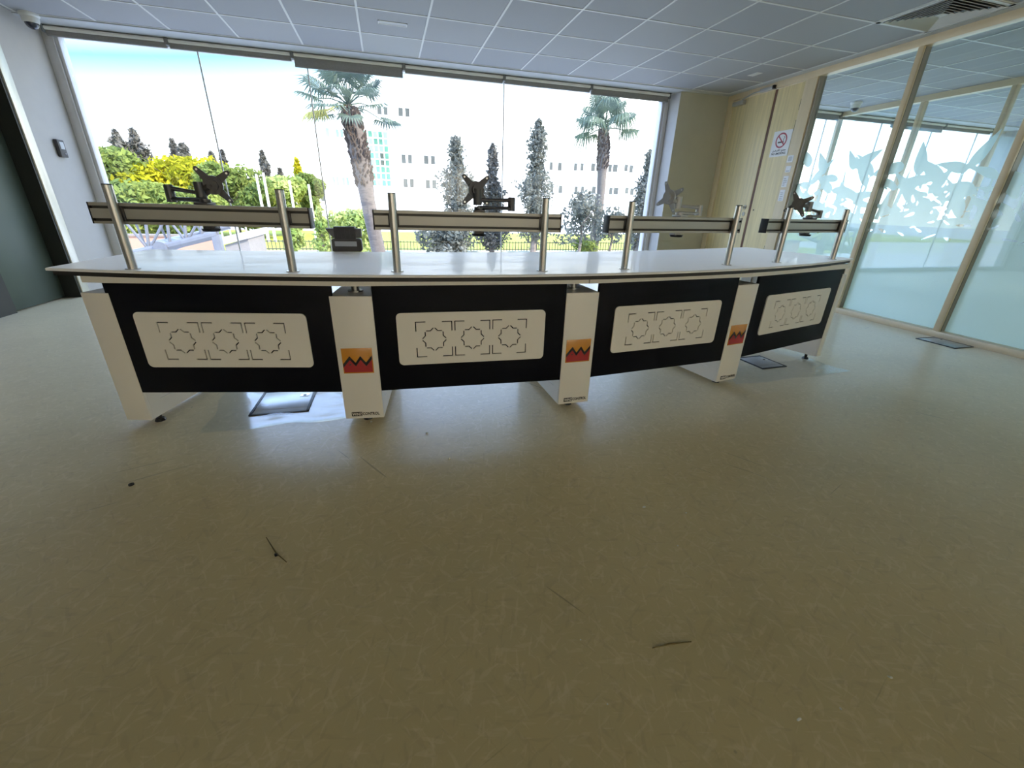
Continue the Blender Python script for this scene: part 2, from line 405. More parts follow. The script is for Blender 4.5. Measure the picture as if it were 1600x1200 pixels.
# left wall: white strip, recessed steel door
wl = sroot('wall_left', (XL, 5.9, 0))
g = G(); g.box((-3.6, 5.60, 0), (XL, 6.45, HC+.02)); g.obj('wall_surface', M['white_wall'], wl)
g = G(); g.box((-3.6, -5, 0), (-3.42, 5.47, HC+.02)); g.obj('wall_surface', M['door_black'], wl)
g = G(); g.box((-3.42, -5, 2.28), (XL, 5.47, HC+.02)); g.obj('wall_surface', M['white_wall'], wl)
g = G(); g.box((-3.42, -5, 0), (XL, 4.2, 2.28)); g.obj('wall_surface', M['white_wall'], wl)
d1 = sroot('door_1', (-3.28, 5.1, 0))
g = G(); g.box((-3.36, 4.80, .012), (-3.29, 5.462, 2.25), bev=.003); g.obj('door_leaf', M['door_steel'], d1)
g = G(); g.box((-3.42, 5.462, 0), (XL-.006, 5.49, 2.30)); g.box((-3.42, 4.2, 2.25), (XL-.006, 5.49, 2.30)); g.box((-3.42, 4.2, 0), (-3.275, 4.785, 2.25)); g.obj('door_reveal', M['door_black'], d1)
g = G(); g.box((-3.3, 5.49, 0), (XL+.006, 5.60, 2.40), bev=.004); g.box((-3.3, 4.1, 2.30), (XL+.006, 5.49, 2.40), bev=.004); g.obj('door_trim', M['door_trim'], d1)
# back wall and end wall
wb = sroot('wall_back', (2, -5.1, 0))
g = G(); g.box((-6, -5.2, 0), (11.2, -5, .35)); g.box((-6, -5.2, 2.4), (11.2, -5, HC+.02))
for x in (-6, -3.3, 3.9, 7.0, 10.2): g.box((x, -5.2, .35), (x+.9, -5, 2.4))
g.obj('wall_surface', M['back_wall'], wb)
w4 = sroot('fill_window_3', (2, -5.1, 1.0))  # unseen rear windows with warm blinds, added as fill light
for a, b in ((-2.4, 3.9), (4.8, 7.0), (7.9, 10.2)):
    g = G(); g.box((a, -5.15, .35), (b, -5.05, .41)); g.box((a, -5.15, 2.34), (b, -5.05, 2.4))
    n_ = max(2, round((b-a)/1.2)); xs = [a+(b-a)*k/n_ for k in range(n_+1)]
    for x in xs: g.box((max(a, x-.03), -5.15, .35), (min(b, x+.03), -5.05, 2.4))
    g.obj('window_frame', M['frame_grey'], w4)
    for x, x2 in zip(xs[:-1], xs[1:]):
        g = G(); g.box((x+.02, -5.105, .38), (x2-.02, -5.095, 2.37)); g.obj('glass_pane', M['glass'], w4)
        g = G(); g.box((x+.01, -5.03, .30), (x2-.01, -5.027, 2.42)); g.obj('fill_blind', M['warm_fill_blind'], w4)
we = sroot('wall_end', (11.2, .7, 0))
g = G(); g.box((11.1, -5, 0), (11.3, 6.45, .2)); g.box((11.1, -5, 2.4), (11.3, 6.45, HC+.02)); g.box((11.1, 4.2, .2), (11.3, 6.45, 2.4)); g.box((11.1, -5, .2), (11.3, -3.6, 2.4)); g.obj('wall_surface', M['white_wall'], we)
w5 = sroot('fill_window_4', (11.2, .3, .5)); g = G(); g.box((11.15, -3.6, .2), (11.25, 4.2, .26)); g.box((11.15, -3.6, 2.34), (11.25, 4.2, 2.4))  # unseen windows, added to brighten the next room and frosted film
ye = [-3.6+1.3*k for k in range(7)]
for y in ye: g.box((11.15, max(-3.6, y-.03), .2), (11.25, min(4.2, y+.03), 2.4))
g.obj('window_frame', M['frame_grey'], w5)
for a, b in zip(ye[:-1], ye[1:]):
    g = G(); g.box((11.195, a+.02, .23), (11.205, b-.02, 2.37)); g.obj('glass_pane', M['glass'], w5)
# pillar in the right corner
g = G(); g.box((4.0, 6.0, 0), (4.92, 6.45, HC+.01), 0)
for k, f in enumerate(g.f):
    c = sum((Vector(g.v[i]) for i in f), Vector())/len(f)
    g.m[k] = 1 if c.y < 6.01 else 0
struct(g.obj('column_1', [M['white_wall'], M['grey_paint']]))

# ---------------------------------------------------------------- window
w1 = sroot('window_1', (.45, WY, 0))
g = G()
for x0, x1 in ((-3.15, -3.035), ):
    g.box((x0, 6.25, 0), (x1-.03, 6.40, HC), bev=.004); g.box((x1-.028, 6.27, 0), (x1, 6.38, HC), bev=.003)
g.box((3.905, 6.27, 0), (3.935, 6.38, HC), bev=.003); g.box((3.938, 6.25, 0), (4.0, 6.40, HC), bev=.004)
g.box((-3.15, 6.24, 0), (4.0, 6.42, .07), bev=.004)
g.box((-3.15, 6.24, HC-.05), (4.0, 6.42, HC), bev=.004)
g.obj('window_frame', M['frame_grey'], w1)
joints = [-3.03, -1.83, -.745, .42, 1.585, 2.74, 3.90]
for a, b in zip(joints[:-1], joints[1:]):
    g = G(); g.box((a+.006, WY, .06), (b-.006, WY+.012, HC-.03)); g.obj('glass_pane', M['glass'], w1)
g = G()
for x in (-1.83, -.745, 1.585):
    g.box((x-.0065, WY-.002, .06), (x+.0065, WY+.014, HC-.03))
g.obj('silicone_joint', M['frame_grey'], w1)

w2 = sroot('window_2', (8, WY, 0))
g = G(); g.box((4.92, 6.25, 0), (4.98, 6.40, HC), bev=.004); g.box((4.92, 6.24, 0), (11.1, 6.42, .07)); g.box((4.92, 6.24, HC-.05), (11.1, 6.42, HC)); g.obj('window_frame', M['frame_grey'], w2)
jj = [4.98, 5.75, 6.95, 8.15, 9.35, 10.5, 11.1]
for a, b in zip(jj[:-1], jj[1:]):
    g = G(); g.box((a+.006, WY, .06), (b-.006, WY+.012, HC-.03)); g.obj('glass_pane', M['glass'], w2)
g = G()
for x in jj[1:-1]: g.box((x-.008, WY-.002, .06), (x+.008, WY+.014, HC-.03))
g.obj('silicone_joint', M['frame_grey'], w2)

def blind(x0, x1, drop, label, group='roller blinds along the window head'):
    t = thing('roller_blind', label, 'blind', ((x0+x1)/2, 6.17, HC-.10-drop), group)
    g = G(); g.cyl((x0+.02, 6.15, HC-.035), (x1-.02, 6.15, HC-.035), .017, n=14); g.obj('roller_tube', M['blind_tube'], t)
    g = G(); g.box((x0+.015, 6.165, HC-.085-drop), (x1-.015, 6.21, HC-.012), bev=.006)
    g.cyl((x0+.015, 6.175, HC-.085-drop), (x1-.015, 6.175, HC-.085-drop), .012, n=12); g.obj('fabric_roll', M['blind_fabric'], t)
    for x in (x0+.008, x1-.008):
        g = G(); g.box((x-.008, 6.13, HC-.075), (x+.008, 6.215, HC-.008), bev=.003); g.obj('bracket', M['blind_bracket'], t)
bx = [-3.08, -2.05, -.87, .33, 1.55, 2.74, 3.94]
bl = ['rolled up grey roller blind at the window end beside the left white wall',
      'rolled up grey roller blind second from the left wall, left of the lower hanging one',
      'grey roller blind hanging lower than the others, above the nearer palm tree',
      'rolled up grey roller blind directly right of the lower hanging one',
      'rolled up grey roller blind second from the pillar, left of the farther palm',
      'rolled up grey roller blind ending at the pillar, above the farther palm tree']
for i in range(6): blind(bx[i], bx[i+1], (.0, .0, .05, .0, .0, .02)[i], bl[i])
bx2 = [4.98, 6.1, 7.05, 8.2, 9.4, 10.6]
bl2 = ['rolled up grey blind in the next room nearest the partition', 'rolled up grey blind in the next room before its inner glass wall',
       'rolled up grey blind in the next room just past its inner glass wall', 'low hanging grey blind in the next room far behind the glass', 'rolled up grey blind at the far end of the next room']
for i in range(5): blind(bx2[i], bx2[i+1], (.0, .03, .0, .05, .0)[i], bl2[i], 'blinds in the next room')

# ---------------------------------------------------------------- right side: doors and glazed partition (plane x = 4.8)
wr = sroot('wall_right', (XR, 3, 0))
g = G()
g.box((XR-.02, -5, HC-.075), (XR+.08, 6.0, HC+.0), bev=.003)     # head beam
g.box((XR-.02, -5, 0), (XR+.08, 4.60, .055), bev=.003)            # floor sill
g.obj('head_and_sill_frame', M['alu_beige'], wr)
posts = [3.565, 2.59, 1.60, .61, -.38, -1.37, -2.36, -3.35, -4.34]
for y in posts:
    g = G(); g.box((XR-.015, y-.024, .055), (XR+.012, y+.024, HC-.075), bev=.002)
    g.box((XR+.014, y-.022, .055), (XR+.085, y+.022, HC-.075), 2)
    g.box((XR+.012, y-.0245, .055), (XR+.0145, y+.0245, HC-.075), 1)
    g.obj('partition_post', [M['alu_beige'], M['gasket'], M['alu_dark']], wr)
edges = [4.59]+posts
for a, b in zip(edges[:-1], edges[1:]):
    g = G(); g.box((XR+.055, b+.02, .05), (XR+.065, a-.02, HC-.07)); g.obj('glass_pane', M['glass_green'], wr)

# frosted film with leaf-shaped upper edge (marching squares outline)
def film(y0, y1, seed, leaves, holes, name='frosted_film'):
    rnd = random.Random(seed)
    dx = .010; ny = int(round((y1-y0)/dx)); zs0 = .72; nz = int(round((2.05-zs0)/dx))
    dx_y = (y1-y0)/ny
    Y, Z = np.meshgrid(y0+dx_y*np.arange(ny+1), zs0+dx*np.arange(nz+1), indexing='ij')
    def leaf(y, z, ang, ln, w, bend):
        c, s_ = math.cos(ang), math.sin(ang)
        t = ((Y-y)*c+(Z-z)*s_)/ln; d = -(Y-y)*s_+(Z-z)*c - bend*ln*t*t
        hw = w*np.sin(PI*np.clip(t, 0, 1)**.62)**1.05
        f = hw-np.abs(d); f = np.where((t < 0) | (t > 1), -.05, f); return f
    F = 1.02+.05*np.sin(Y*9+seed)+.03*np.sin(Y*23)-Z
    for lf in leaves: F = np.maximum(F, leaf(*lf))
    for hl in holes: F = np.minimum(F, -leaf(*hl))
    V = []; idx = {}; P = []
    def vid(key, p):
        if key not in idx: idx[key] = len(V); V.append(p)
        return idx[key]
    xf = XR+.0665
    for i in range(ny):
        for j in range(nz):
            cs = [(i, j), (i+1, j), (i+1, j+1), (i, j+1)]
            vals = [F[c] for c in cs]
            if max(vals) <= 0: continue
            poly = []
            for k in range(4):
                a, b = cs[k], cs[(k+1) % 4]; va, vb = vals[k], vals[(k+1) % 4]
                if va > 0: poly.append(vid(a, (xf, Y[a], Z[a])))
                if (va > 0) != (vb > 0):
                    t = va/(va-vb); key = (a, b) if a < b else (b, a)
                    poly.append(vid(key, (xf, Y[a]+t*(Y[b]-Y[a]), Z[a]+t*(Z[b]-Z[a]))))
            if len(poly) > 2: P.append(tuple(poly))
    b = len(V); V += [(xf, y0, .05), (xf, y1, .05), (xf, y1, zs0), (xf, y0, zs0)]; P.append((b, b+1, b+2, b+3))
    return rawmesh(name, V, P, M['film'], wr)

def leaves_for(y0, y1, seed, n, top):
    r = random.Random(seed); L = []; H = []
    for k in range(n):
        u = (k+.5)/n; y = y0+(y1-y0)*((k*.618034+r.uniform(-.08, .08)) % 1.0); z = .96+(top-.30-.96)*u**1.15
        sd = 1 if (k % 2) else -1
        a = PI/2+sd*r.uniform(.25, 1.45)
        L.append((y, z, a, r.uniform(.24, .42), r.uniform(.034, .060), sd*r.uniform(-.1, .45)))
        if k % 2: L.append((y, z-.02, PI/2-sd*r.uniform(.5, 1.3), r.uniform(.2, .34), r.uniform(.03, .05), -sd*r.uniform(.0, .45)))
        L.append((y+.03*sd, .85, PI/2+r.uniform(-.12, .12), max(.1, z-.80), .022, r.uniform(-.12, .12)))
    for _ in range(26):
        H.append((r.uniform(y0+.03, y1-.03), r.uniform(.82, 1.25), r.uniform(-.6, .9), r.uniform(.06, .17), r.uniform(.006, .016), r.uniform(-.3, .3)))
    return L, H
seeds = [(11, 17, 1.84), (23, 17, 1.76), (37, 15, 1.66), (41, 14, 1.62), (53, 12, 1.6), (59, 12, 1.6)]
for (a, b), (sd, n, tp) in zip(zip(edges[:-1], edges[1:]), seeds):
    L_, H_ = leaves_for(b+.02, a-.02, sd, n, tp); film(b+.02, a-.02, sd, L_, H_)

# second glazed wall in the next room
w3 = sroot('wall_inner', (7.1, 3, 0))
g = G(); g.box((7.06, -5, HC-.07), (7.16, 6.24, HC)); g.box((7.06, -5, 0), (7.16, 6.24, .055)); g.obj('head_and_sill_frame', M['alu_beige'], w3)
ys3 = [6.2, 5.01, 4.07, 3.1, 2.1, 1.1]
for y in ys3:
    g = G(); g.box((7.07, y-.024, .055), (7.15, y+.024, HC-.07), bev=.002); g.obj('partition_post', M['alu_beige'], w3)
for a, b in zip(ys3[:-1], ys3[1:]):
    g = G(); g.box((7.115, b+.02, .05), (7.125, a-.02, HC-.07)); g.obj('glass_pane', M['glass_green'], w3)

# wooden doors
d2 = sroot('door_2', (XR, 5.55, 0))
g = G(); g.box((XR-.012, 5.90, 0), (XR+.08, 6.0, HC-.07), bev=.003); g.obj('door_jamb', M['wood_frame'], d2)
g = G(); g.box((XR+.0, 5.190, .008), (XR+.045, 5.895, HC-.085), bev=.002); g.obj('door_leaf', M['wood'], d2)
g = G(); g.box((XR+.004, 5.150, .008), (XR+.05, 5.188, HC-.085)); g.obj('door_edge', M['wood_dark'], d2)
# lever handle + cylinder
g = G(); yh = 5.26
g.cyl((XR, yh, 1.075), (XR-.05, yh, 1.075), .010, n=12); g.tube([(XR-.05, yh, 1.075), (XR-.052, yh+.03, 1.075), (XR-.05, yh+.11, 1.07)], .009)
g.cyl((XR+.001, yh, 1.075), (XR-.008, yh, 1.075), .026, n=20); g.obj('door_handle', M['steel'], d2)
g = G(); g.cyl((XR+.001, yh, .985), (XR-.008, yh, .985), .026, n=20); g.box((XR-.012, yh-.003, .975), (XR-.006, yh+.003, .995)); g.obj('lock_cylinder', M['steel'], d2)
g = G(); g.box((XR-.055, 5.66, HC-.16), (XR, 5.86, HC-.11), bev=.006); g.obj('door_closer', M['arm_grey'], d2)
g = G(); g.box((XR-.05, 5.20, HC-.082), (XR-.005, 5.40, HC-.045), bev=.004); g.tube([(XR-.03, 5.70, HC-.10), (XR-.055, 5.50, HC-.07), (XR-.03, 5.30, HC-.06)], .008); g.obj('closer_arm', M['arm_grey'], d2)
g = G(); g.box((XR-.054, 5.17, HC-.08), (XR-.004, 5.20, HC-.04), bev=.004); g.obj('closer_end_stop', M['cap_black'], d2)
d3 = sroot('door_3', (XR, 4.9, 0))
g = G(); g.box((XR+.002, 4.757, .008), (XR+.045, 5.148, HC-.085), bev=.002); g.obj('door_leaf', M['wood'], d3)
g = G(); g.box((XR-.014, 4.595, 0), (XR+.085, 4.750, HC-.07), bev=.003); g.box((XR+.002, 4.57, 0), (XR+.085, 4.594, HC-.07), 1); g.obj('door_jamb', [M['wood_frame'], M['alu_dark']], d3)
for z0 in (2.14, 1.93, .5):
    g = G(); g.cyl((XR-.004, 4.754, z0), (XR-.004, 4.754, z0+.11), .007, n=10); g.obj('hinge', M['cap_black'], d3)
g = G(); g.cyl((XR+.0035, 5.10, 1.04), (XR-.0005, 5.10, 1.04), .010, n=12); g.obj('bolt_hole', M['ink'], d3)

# no smoking sign on door 3 (u = -y, z)
sg = thing('no_smoking_sign', 'white no smoking sign with a red ring on the wooden door', 'sign', (XR, 4.91, 1.66))
TS = frame((XR+.0008, 5.045, 1.665), (0, -1)) 
g = G(); g.box((0, -.003, 0), (.275, .001, .285), T=TS); g.obj('sign_board', M['paper'], sg)
def ring(cx, cz, r0, r1, n=40):
    vs = []; fs = []
    for k in range(n):
        a = 2*PI*k/n
        for r in (r0, r1):
            vs += [(cx+r*math.cos(a), -.0042, cz+r*math.sin(a)), (cx+r*math.cos(a), -.003, cz+r*math.sin(a))]
    for k in range(n):
        a = 4*k; b = 4*((k+1) % n)
        fs += [(a, b, b+2, a+2), (a+1, a+3, b+3, b+1), (a, a+1, b+1, b), (a+2, b+2, b+3, a+3)]
    return vs, fs
g = G(); g.add(*ring(.135, .178, .068, .084), T=TS)
c, s_ = math.cos(-PI/4), math.sin(-PI/4)
R4 = TS @ Matrix.Translation((.135, 0, .178)) @ Matrix.Rotation(PI/4, 4, 'Y')
g.box((-.07, -.0043, -.007), (.07, -.003, .007), T=R4); g.obj('prohibition_ring', M['sign_red'], sg)
g = G(); g.box((.09, -.0040, .150), (.165, -.003, .166), T=TS); g.box((.168, -.0040, .150), (.178, -.003, .166), T=TS)
g.tube([(.173, -.0036, .17), (.168, -.0036, .19), (.18, -.0036, .205), (.165, -.0036, .222)], .003, 6, T=TS); g.obj('cigarette_symbol', M['ink'], sg)
g = G(); text_geo(g, 'NO SMOKING', .034, TS @ Matrix.Translation((.137, -.0032, .022)), align='CENTER')
text_geo(g, '\uFEE6\uFEF4\uFEA8\uFEAA\uFE98\uFEDF\uFE8E \uFEC9\uFEEE\uFEE8\uFEE4\uFEE3', .034, TS @ Matrix.Translation((.137, -.0032, .060)), align='CENTER')
g.obj('sign_lettering', M['ink'], sg)

notes = [(4.735, 1.585, .085, .075, 'small printed notice, topmost of four on the door jamb'), (4.722, 1.475, .075, .07, 'small blank white notice, second from top on the door jamb'),
         (4.722, 1.31, .075, .125, 'tall white notice with dark print, third down on the door jamb'), (4.722, 1.15, .075, .13, 'lowest white notice on the door jamb, just above the desk')]
for i, (y, z, w, h, lb) in enumerate(notes):
    TN = frame((XR-.0145, y, z), (0, -1))
    t = thing('paper_notice', lb, 'notice', (XR-.0145, y, z), 'notices on the door jamb')
    g = G(); g.box((0, -.002, 0), (w, .0, h), T=TN); g.obj('sheet', M['paper'], t)
    g = G()
    rr = random.Random(i)
    if i == 0:
        g.prism(rrect(.016, .012, w-.016, h-.012, .008), -.0026, -.002, T=TN, axis=1)
    else:
        for k in range(int(h/.02)-1):
            if i == 1 and k: break
            g.box((.012, -.0026, .012+k*.02), (w-.012-rr.uniform(0, .02), -.002, .017+k*.02), T=TN)
    g.obj('print', M['label_grey'] if i == 0 else M['device_lt'], t)

# ---------------------------------------------------------------- ceiling items
def diffuser():
    t = thing('ceiling_air_diffuser', 'square louvred air diffuser in the ceiling beside the glass partition', 'air vent', (4.41, 3.20, HC-.012))
    x0, x1, y0, y1 = 4.095, 4.689, 2.90, 3.494
    cx, cy = (x0+x1)/2, (y0+y1)/2
    g = G(); g.box((x0, y0, HC-.008), (x1, y0+.03, HC)); g.box((x0, y1-.03, HC-.008), (x1, y1, HC)); g.box((x0, y0, HC-.008), (x0+.03, y1, HC)); g.box((x1-.03, y0, HC-.008), (x1, y1, HC))
    g.obj('diffuser_frame', M['tbar'], t)
    g = G(); g.box((x0+.025, y0+.025, HC-.0025), (x1-.025, y1-.025, HC-.0005)); g.obj('dark_plenum', M['door_black'], t)
    for k in range(7):
        h = .262-.034*k; g = G()
        for (ax, ay, bx_, by) in ((-1, -1, 1, -1), (1, -1, 1, 1), (1, 1, -1, 1), (-1, 1, -1, -1)):
            # sloping blade: outer edge low, inner edge high
            o0 = (cx+ax*h, cy+ay*h, HC-.014); o1 = (cx+bx_*h, cy+by*h, HC-.014); hh = h-.013
            i1 = (cx+bx_*hh, cy+by*hh, HC-.003); i0 = (cx+ax*hh, cy+ay*hh, HC-.003)
            up = .0025
            g.add([o0, o1, i1, i0]+[(p[0], p[1], p[2]+up) for p in (o0, o1, i1, i0)], [(0, 1, 2, 3), (7, 6, 5, 4), (0, 4, 5, 1), (1, 5, 6, 2), (2, 6, 7, 3), (3, 7, 4, 0)])
        g.obj('louvre_ring', M['tbar'], t)
    g = G(); g.box((cx-.03, cy-.03, HC-.012), (cx+.03, cy+.03, HC-.008)); g.obj('centre_plate', M['tbar'], t)
diffuser()
t = thing('ceiling_grille', 'small rectangular flush grille in a ceiling tile above the window', 'grille', (.19, 4.965, HC-.006))
g = G(); g.box((.06, 4.925, HC-.005), (.32, 4.935, HC)); g.box((.06, 4.995, HC-.005), (.32, 5.005, HC)); g.box((.06, 4.925, HC-.005), (.07, 5.005, HC)); g.box((.31, 4.925, HC-.005), (.32, 5.005, HC)); g.obj('grille_frame', M['tbar'], t)
g = G(); g.box((.07, 4.935, HC-.003), (.31, 4.995, HC)); g.obj('grille_plate', M['gypsum'], t)
g = G(); g.box((4.28, 4.97, HC-.004), (4.36, 5.12, HC), bev=.0015); tag(g.obj('ceiling_sensor_plate', M['dome_white']), 'small pale plate on the ceiling in front of the wooden doors', 'plate')

def dome(loc, label, facing):
    t = thing('dome_camera', label, 'security camera', (loc[0], loc[1], HC-.13))
    g = G()
    prof = [(.072, 0), (.072, -.018), (.062, -.03), (.060, -.062), (.052, -.075)]
    n = 28; vs = []; fs = []
    for r, z in prof:
        for k in range(n): vs.append((loc[0]+r*math.cos(2*PI*k/n), loc[1]+r*math.sin(2*PI*k/n), HC+z))
    for i in range(len(prof)-1):
        for k in range(n): fs.append((i*n+k, i*n+(k+1) % n, (i+1)*n+(k+1) % n, (i+1)*n+k))
    g.add(vs, fs); g.obj('camera_housing', M['dome_white'], t)
    g = G(); bm = bmesh.new(); bmesh.ops.create_uvsphere(bm, u_segments=24, v_segments=14, radius=.050)
    g.bm(bm, 0, Matrix.Translation((loc[0], loc[1], HC-.072))); g.obj('smoked_dome', M['dome_dark'], t)
dome((-3.02, 5.90), 'white dome camera with dark lens in the ceiling corner above the left wall', 0)
dome((6.66, 5.62), 'white dome camera on the ceiling of the next room, seen through the partition', 0)

# access reader on the left wall
t = thing('access_reader', 'slim dark wall reader with a pale screen on the left white wall', 'access reader', (XL, 5.93, 1.30))
g = G(); g.box((XL, 5.86, 1.335), (XL+.035, 5.965, 1.495), bev=.008); g.obj('reader_body', M['device'], t)
g = G(); g.box((XL+.034, 5.885, 1.41), (XL+.0365, 5.945, 1.475), bev=.0008); g.obj('reader_screen', M['label_grey'], t)
g = G(); g.cyl((XL+.034, 5.93, 1.37), (XL+.038, 5.93, 1.37), .012, n=16); g.obj('finger_sensor', M['dome_dark'], t)

# ================================================================== DESK
ZT = .735
C0 = Vector((.7349, 9.1920)); R0 = 7.2947          # arc through the pedestal fronts
def arc(deg, off=0.):
    a = math.radians(deg); return Vector((C0.x+(R0+off)*math.sin(a), C0.y-(R0+off)*math.cos(a)))
def tang(deg):
    a = math.radians(deg); return (math.cos(a), math.sin(a))
desk = thing('control_desk', 'long curved white control desk with black front panels on white pedestals', 'desk', (.9, 2.4, 0))
# worktop outline (front arc and back arc)
E0 = Vector((.6993, 7.9978)); RE = 6.178
front = []
a0 = math.degrees(math.atan2(-1.335-E0.x, E0.y-2.165)); a1 = math.degrees(math.atan2(3.145-E0.x, E0.y-2.315))
for k in range(49):
    a = math.radians(a0+(a1-a0)*k/48); front.append((E0.x+RE*math.sin(a), E0.y-RE*math.cos(a)))
backp = [(2.975, 3.151), (2.432, 3.002), (1.747, 2.840), (1.218, 2.765), (.762, 2.738), (.349, 2.738), (-.05, 2.752), (-.393, 2.776), (-.736, 2.809), (-1.28, 2.889)]
def catmull(p, n=6):
    out = []
    for i in range(len(p)-1):
        P = [Vector(p[max(0, i-1)]), Vector(p[i]), Vector(p[i+1]), Vector(p[min(len(p)-1, i+2)])]
        for k in range(n):
            t = k/n; out.append(tuple(.5*((2*P[1])+(P[2]-P[0])*t+(2*P[0]-5*P[1]+4*P[2]-P[3])*t*t+(3*P[1]-P[0]-3*P[2]+P[3])*t**3)))
    out.append(p[-1]); return out
outline = front+catmull(backp)
def inset(poly, d):
    n = len(poly); out = []
    for i in range(n):
        a = Vector(poly[i-1]); b = Vector(poly[i]); c = Vector(poly[(i+1) % n])
        e1 = (b-a).normalized(); e2 = (c-b).normalized(); n1 = Vector((-e1.y, e1.x)); n2 = Vector((-e2.y, e2.x))
        m = (n1+n2).normalized(); k = d/max(.3, m.dot(n1)); out.append(tuple(b+m*k))
    return out
g = G()
i1 = inset(outline, .003)
n = len(outline)
vs = [(x, y, ZT) for x, y in i1]+[(x, y, ZT-.003) for x, y in outline]+[(x, y, ZT-.011) for x, y in outline]
fs = [tuple(range(n))]+[(k, (k+1) % n, n+(k+1) % n, n+k) for k in range(n)]+[(n+k, n+(k+1) % n, 2*n+(k+1) % n, 2*n+k) for k in range(n)]+[tuple(range(3*n-1, 2*n-1, -1))]
g.add(vs, fs); wt = g.obj('worktop', M['desk_top'], desk)
g = G(); g.prism(inset(outline, .014), ZT-.030, ZT-.011); g.obj('worktop_underlay', M['black_edge'], desk)

LEG = [(-15.842, -14.949), (-7.923, -6.51), (.569, 1.942), (9.136, 10.503), (18.123, 18.644)]
LEGZ0, LEGZ1 = .035, .632
DEP = .70
def pedestal(i):
    a, b = LEG[i]; pa = arc(a); pb = arc(b); u = pb-pa; w = u.length
    T = frame((pa.x, pa.y, 0), u)
    lab = None
    g = G()
    # box shell: front plate, top, bottom, back and two framed sides with a sunk panel
    g.box((0, 0, LEGZ0), (w, .02, LEGZ1), T=T, bev=.002)
    g.box((0, DEP-.02, LEGZ0), (w, DEP, LEGZ1), T=T, bev=.002)
    g.box((0, .02, LEGZ1-.015), (w, DEP-.02, LEGZ1), T=T); g.box((0, .02, LEGZ0), (w, DEP-.02, LEGZ0+.015), T=T)
    for x0, x1, xi in ((0, .012, .007), (w-.012, w, w-.012)):
        g.box((x0, .02, LEGZ0+.015), (x1, .085, LEGZ1-.015), T=T); g.box((x0, DEP-.085, LEGZ0+.015), (x1, DEP-.02, LEGZ1-.015), T=T)
        g.box((x0, .085, LEGZ0+.015), (x1, DEP-.085, LEGZ0+.075), T=T); g.box((x0, .085, LEGZ1-.075), (x1, DEP-.085, LEGZ1-.015), T=T)
        g.box((xi, .085, LEGZ0+.075), (xi+.005, DEP-.085, LEGZ1-.075), T=T)
    p = g.obj('pedestal', M['desk_white'], desk)
    if i in (0, 4): p['label'] = 'narrow white end pedestal without a plaque'
    else: p['label'] = 'white pedestal with orange and red plaque and black lettering'
    fx = {0: w-.02, 4: .005}.get(i, w/2)
    for fy in (.07, DEP-.07):
        g = G(); g.cyl((fx, fy, .012), (fx, fy, LEGZ0+.001), .010, n=12, T=T); g.cyl((fx, fy, 0), (fx, fy, .013), .024, .018, n=8, T=T)
        g.obj('levelling_foot', M['cap_black'], p)
    for fy in (.12, DEP-.12):
        g = G(); g.cyl((w*.5, fy, LEGZ1-.002), (w*.5, fy, ZT-.028), .019, n=18, T=T); g.cyl((w*.5, fy, LEGZ1), (w*.5, fy, LEGZ1+.006), .034, n=18, T=T)
        g.obj('support_column', M['steel'], p)
    if 0 < i < 4:
        # plaque
        x0, x1, z0, z1 = .020, .020+.136, .273, .395
        W, H = x1-x0, z1-z0
        def P(u_, v_): return (x0+u_*W, z0+v_*H)
        zig = [(.0, .33), (.25, .62), (.43, .36), (.6, .62), (.77, .36), (.985, .64)]
        g = G(); g.box((x0, -.0025, z0), (x1, .001, z1), 0, T=T, bev=.0006)
        lower = [(.03, .04), (.97, .04), (.97, .58)]+[(q[0], q[1]-.03) for q in zig[-2:0:-1]]+[(.03, .33)]
        g.prism([P(*q) for q in lower], -.0030, -.002, 1, T, 1)
        hw = .075
        up = [(q[0], q[1]+hw) for q in zig]; dn = [(q[0], q[1]-hw) for q in zig]
        up[0] = (.0+.015, .38); dn[0] = (.015, .24)
        for k in range(len(zig)-1):
            g.prism([P(*up[k]), P(*up[k+1]), P(*dn[k+1]), P(*dn[k])], -.0036, -.0025, 2, T, 1)
        pc = P(.25, .36); g.prism([(pc[0]-.006, pc[1]-.003), (pc[0]+.006, pc[1]-.003), (pc[0], pc[1]+.005)], -.0035, -.0025, 2, T, 1)
        g.obj('logo_plaque', [M['orange'], M['red'], M['ink']], p)
        # lettering
        g = G(); zl = .052
        g.prism(rrect(.030, zl-.004, .079, zl+.018, .002), -.0012, .0005, 0, T, 1)
        TT = T @ Matrix.Translation((.033, -.0014, zl))
        text_geo(g, 'WINZ', .0205, TT, 1, .0006, .80)
        TT = T @ Matrix.Translation((.081, -.0010, zl+.001))
        text_geo(g, 'CONTROL', .0205, TT, 0, .0006, .80)
        g.obj('lettering', [M['ink'], M['desk_white']], p)
    return T, w
for i in range(5): pedestal(i)

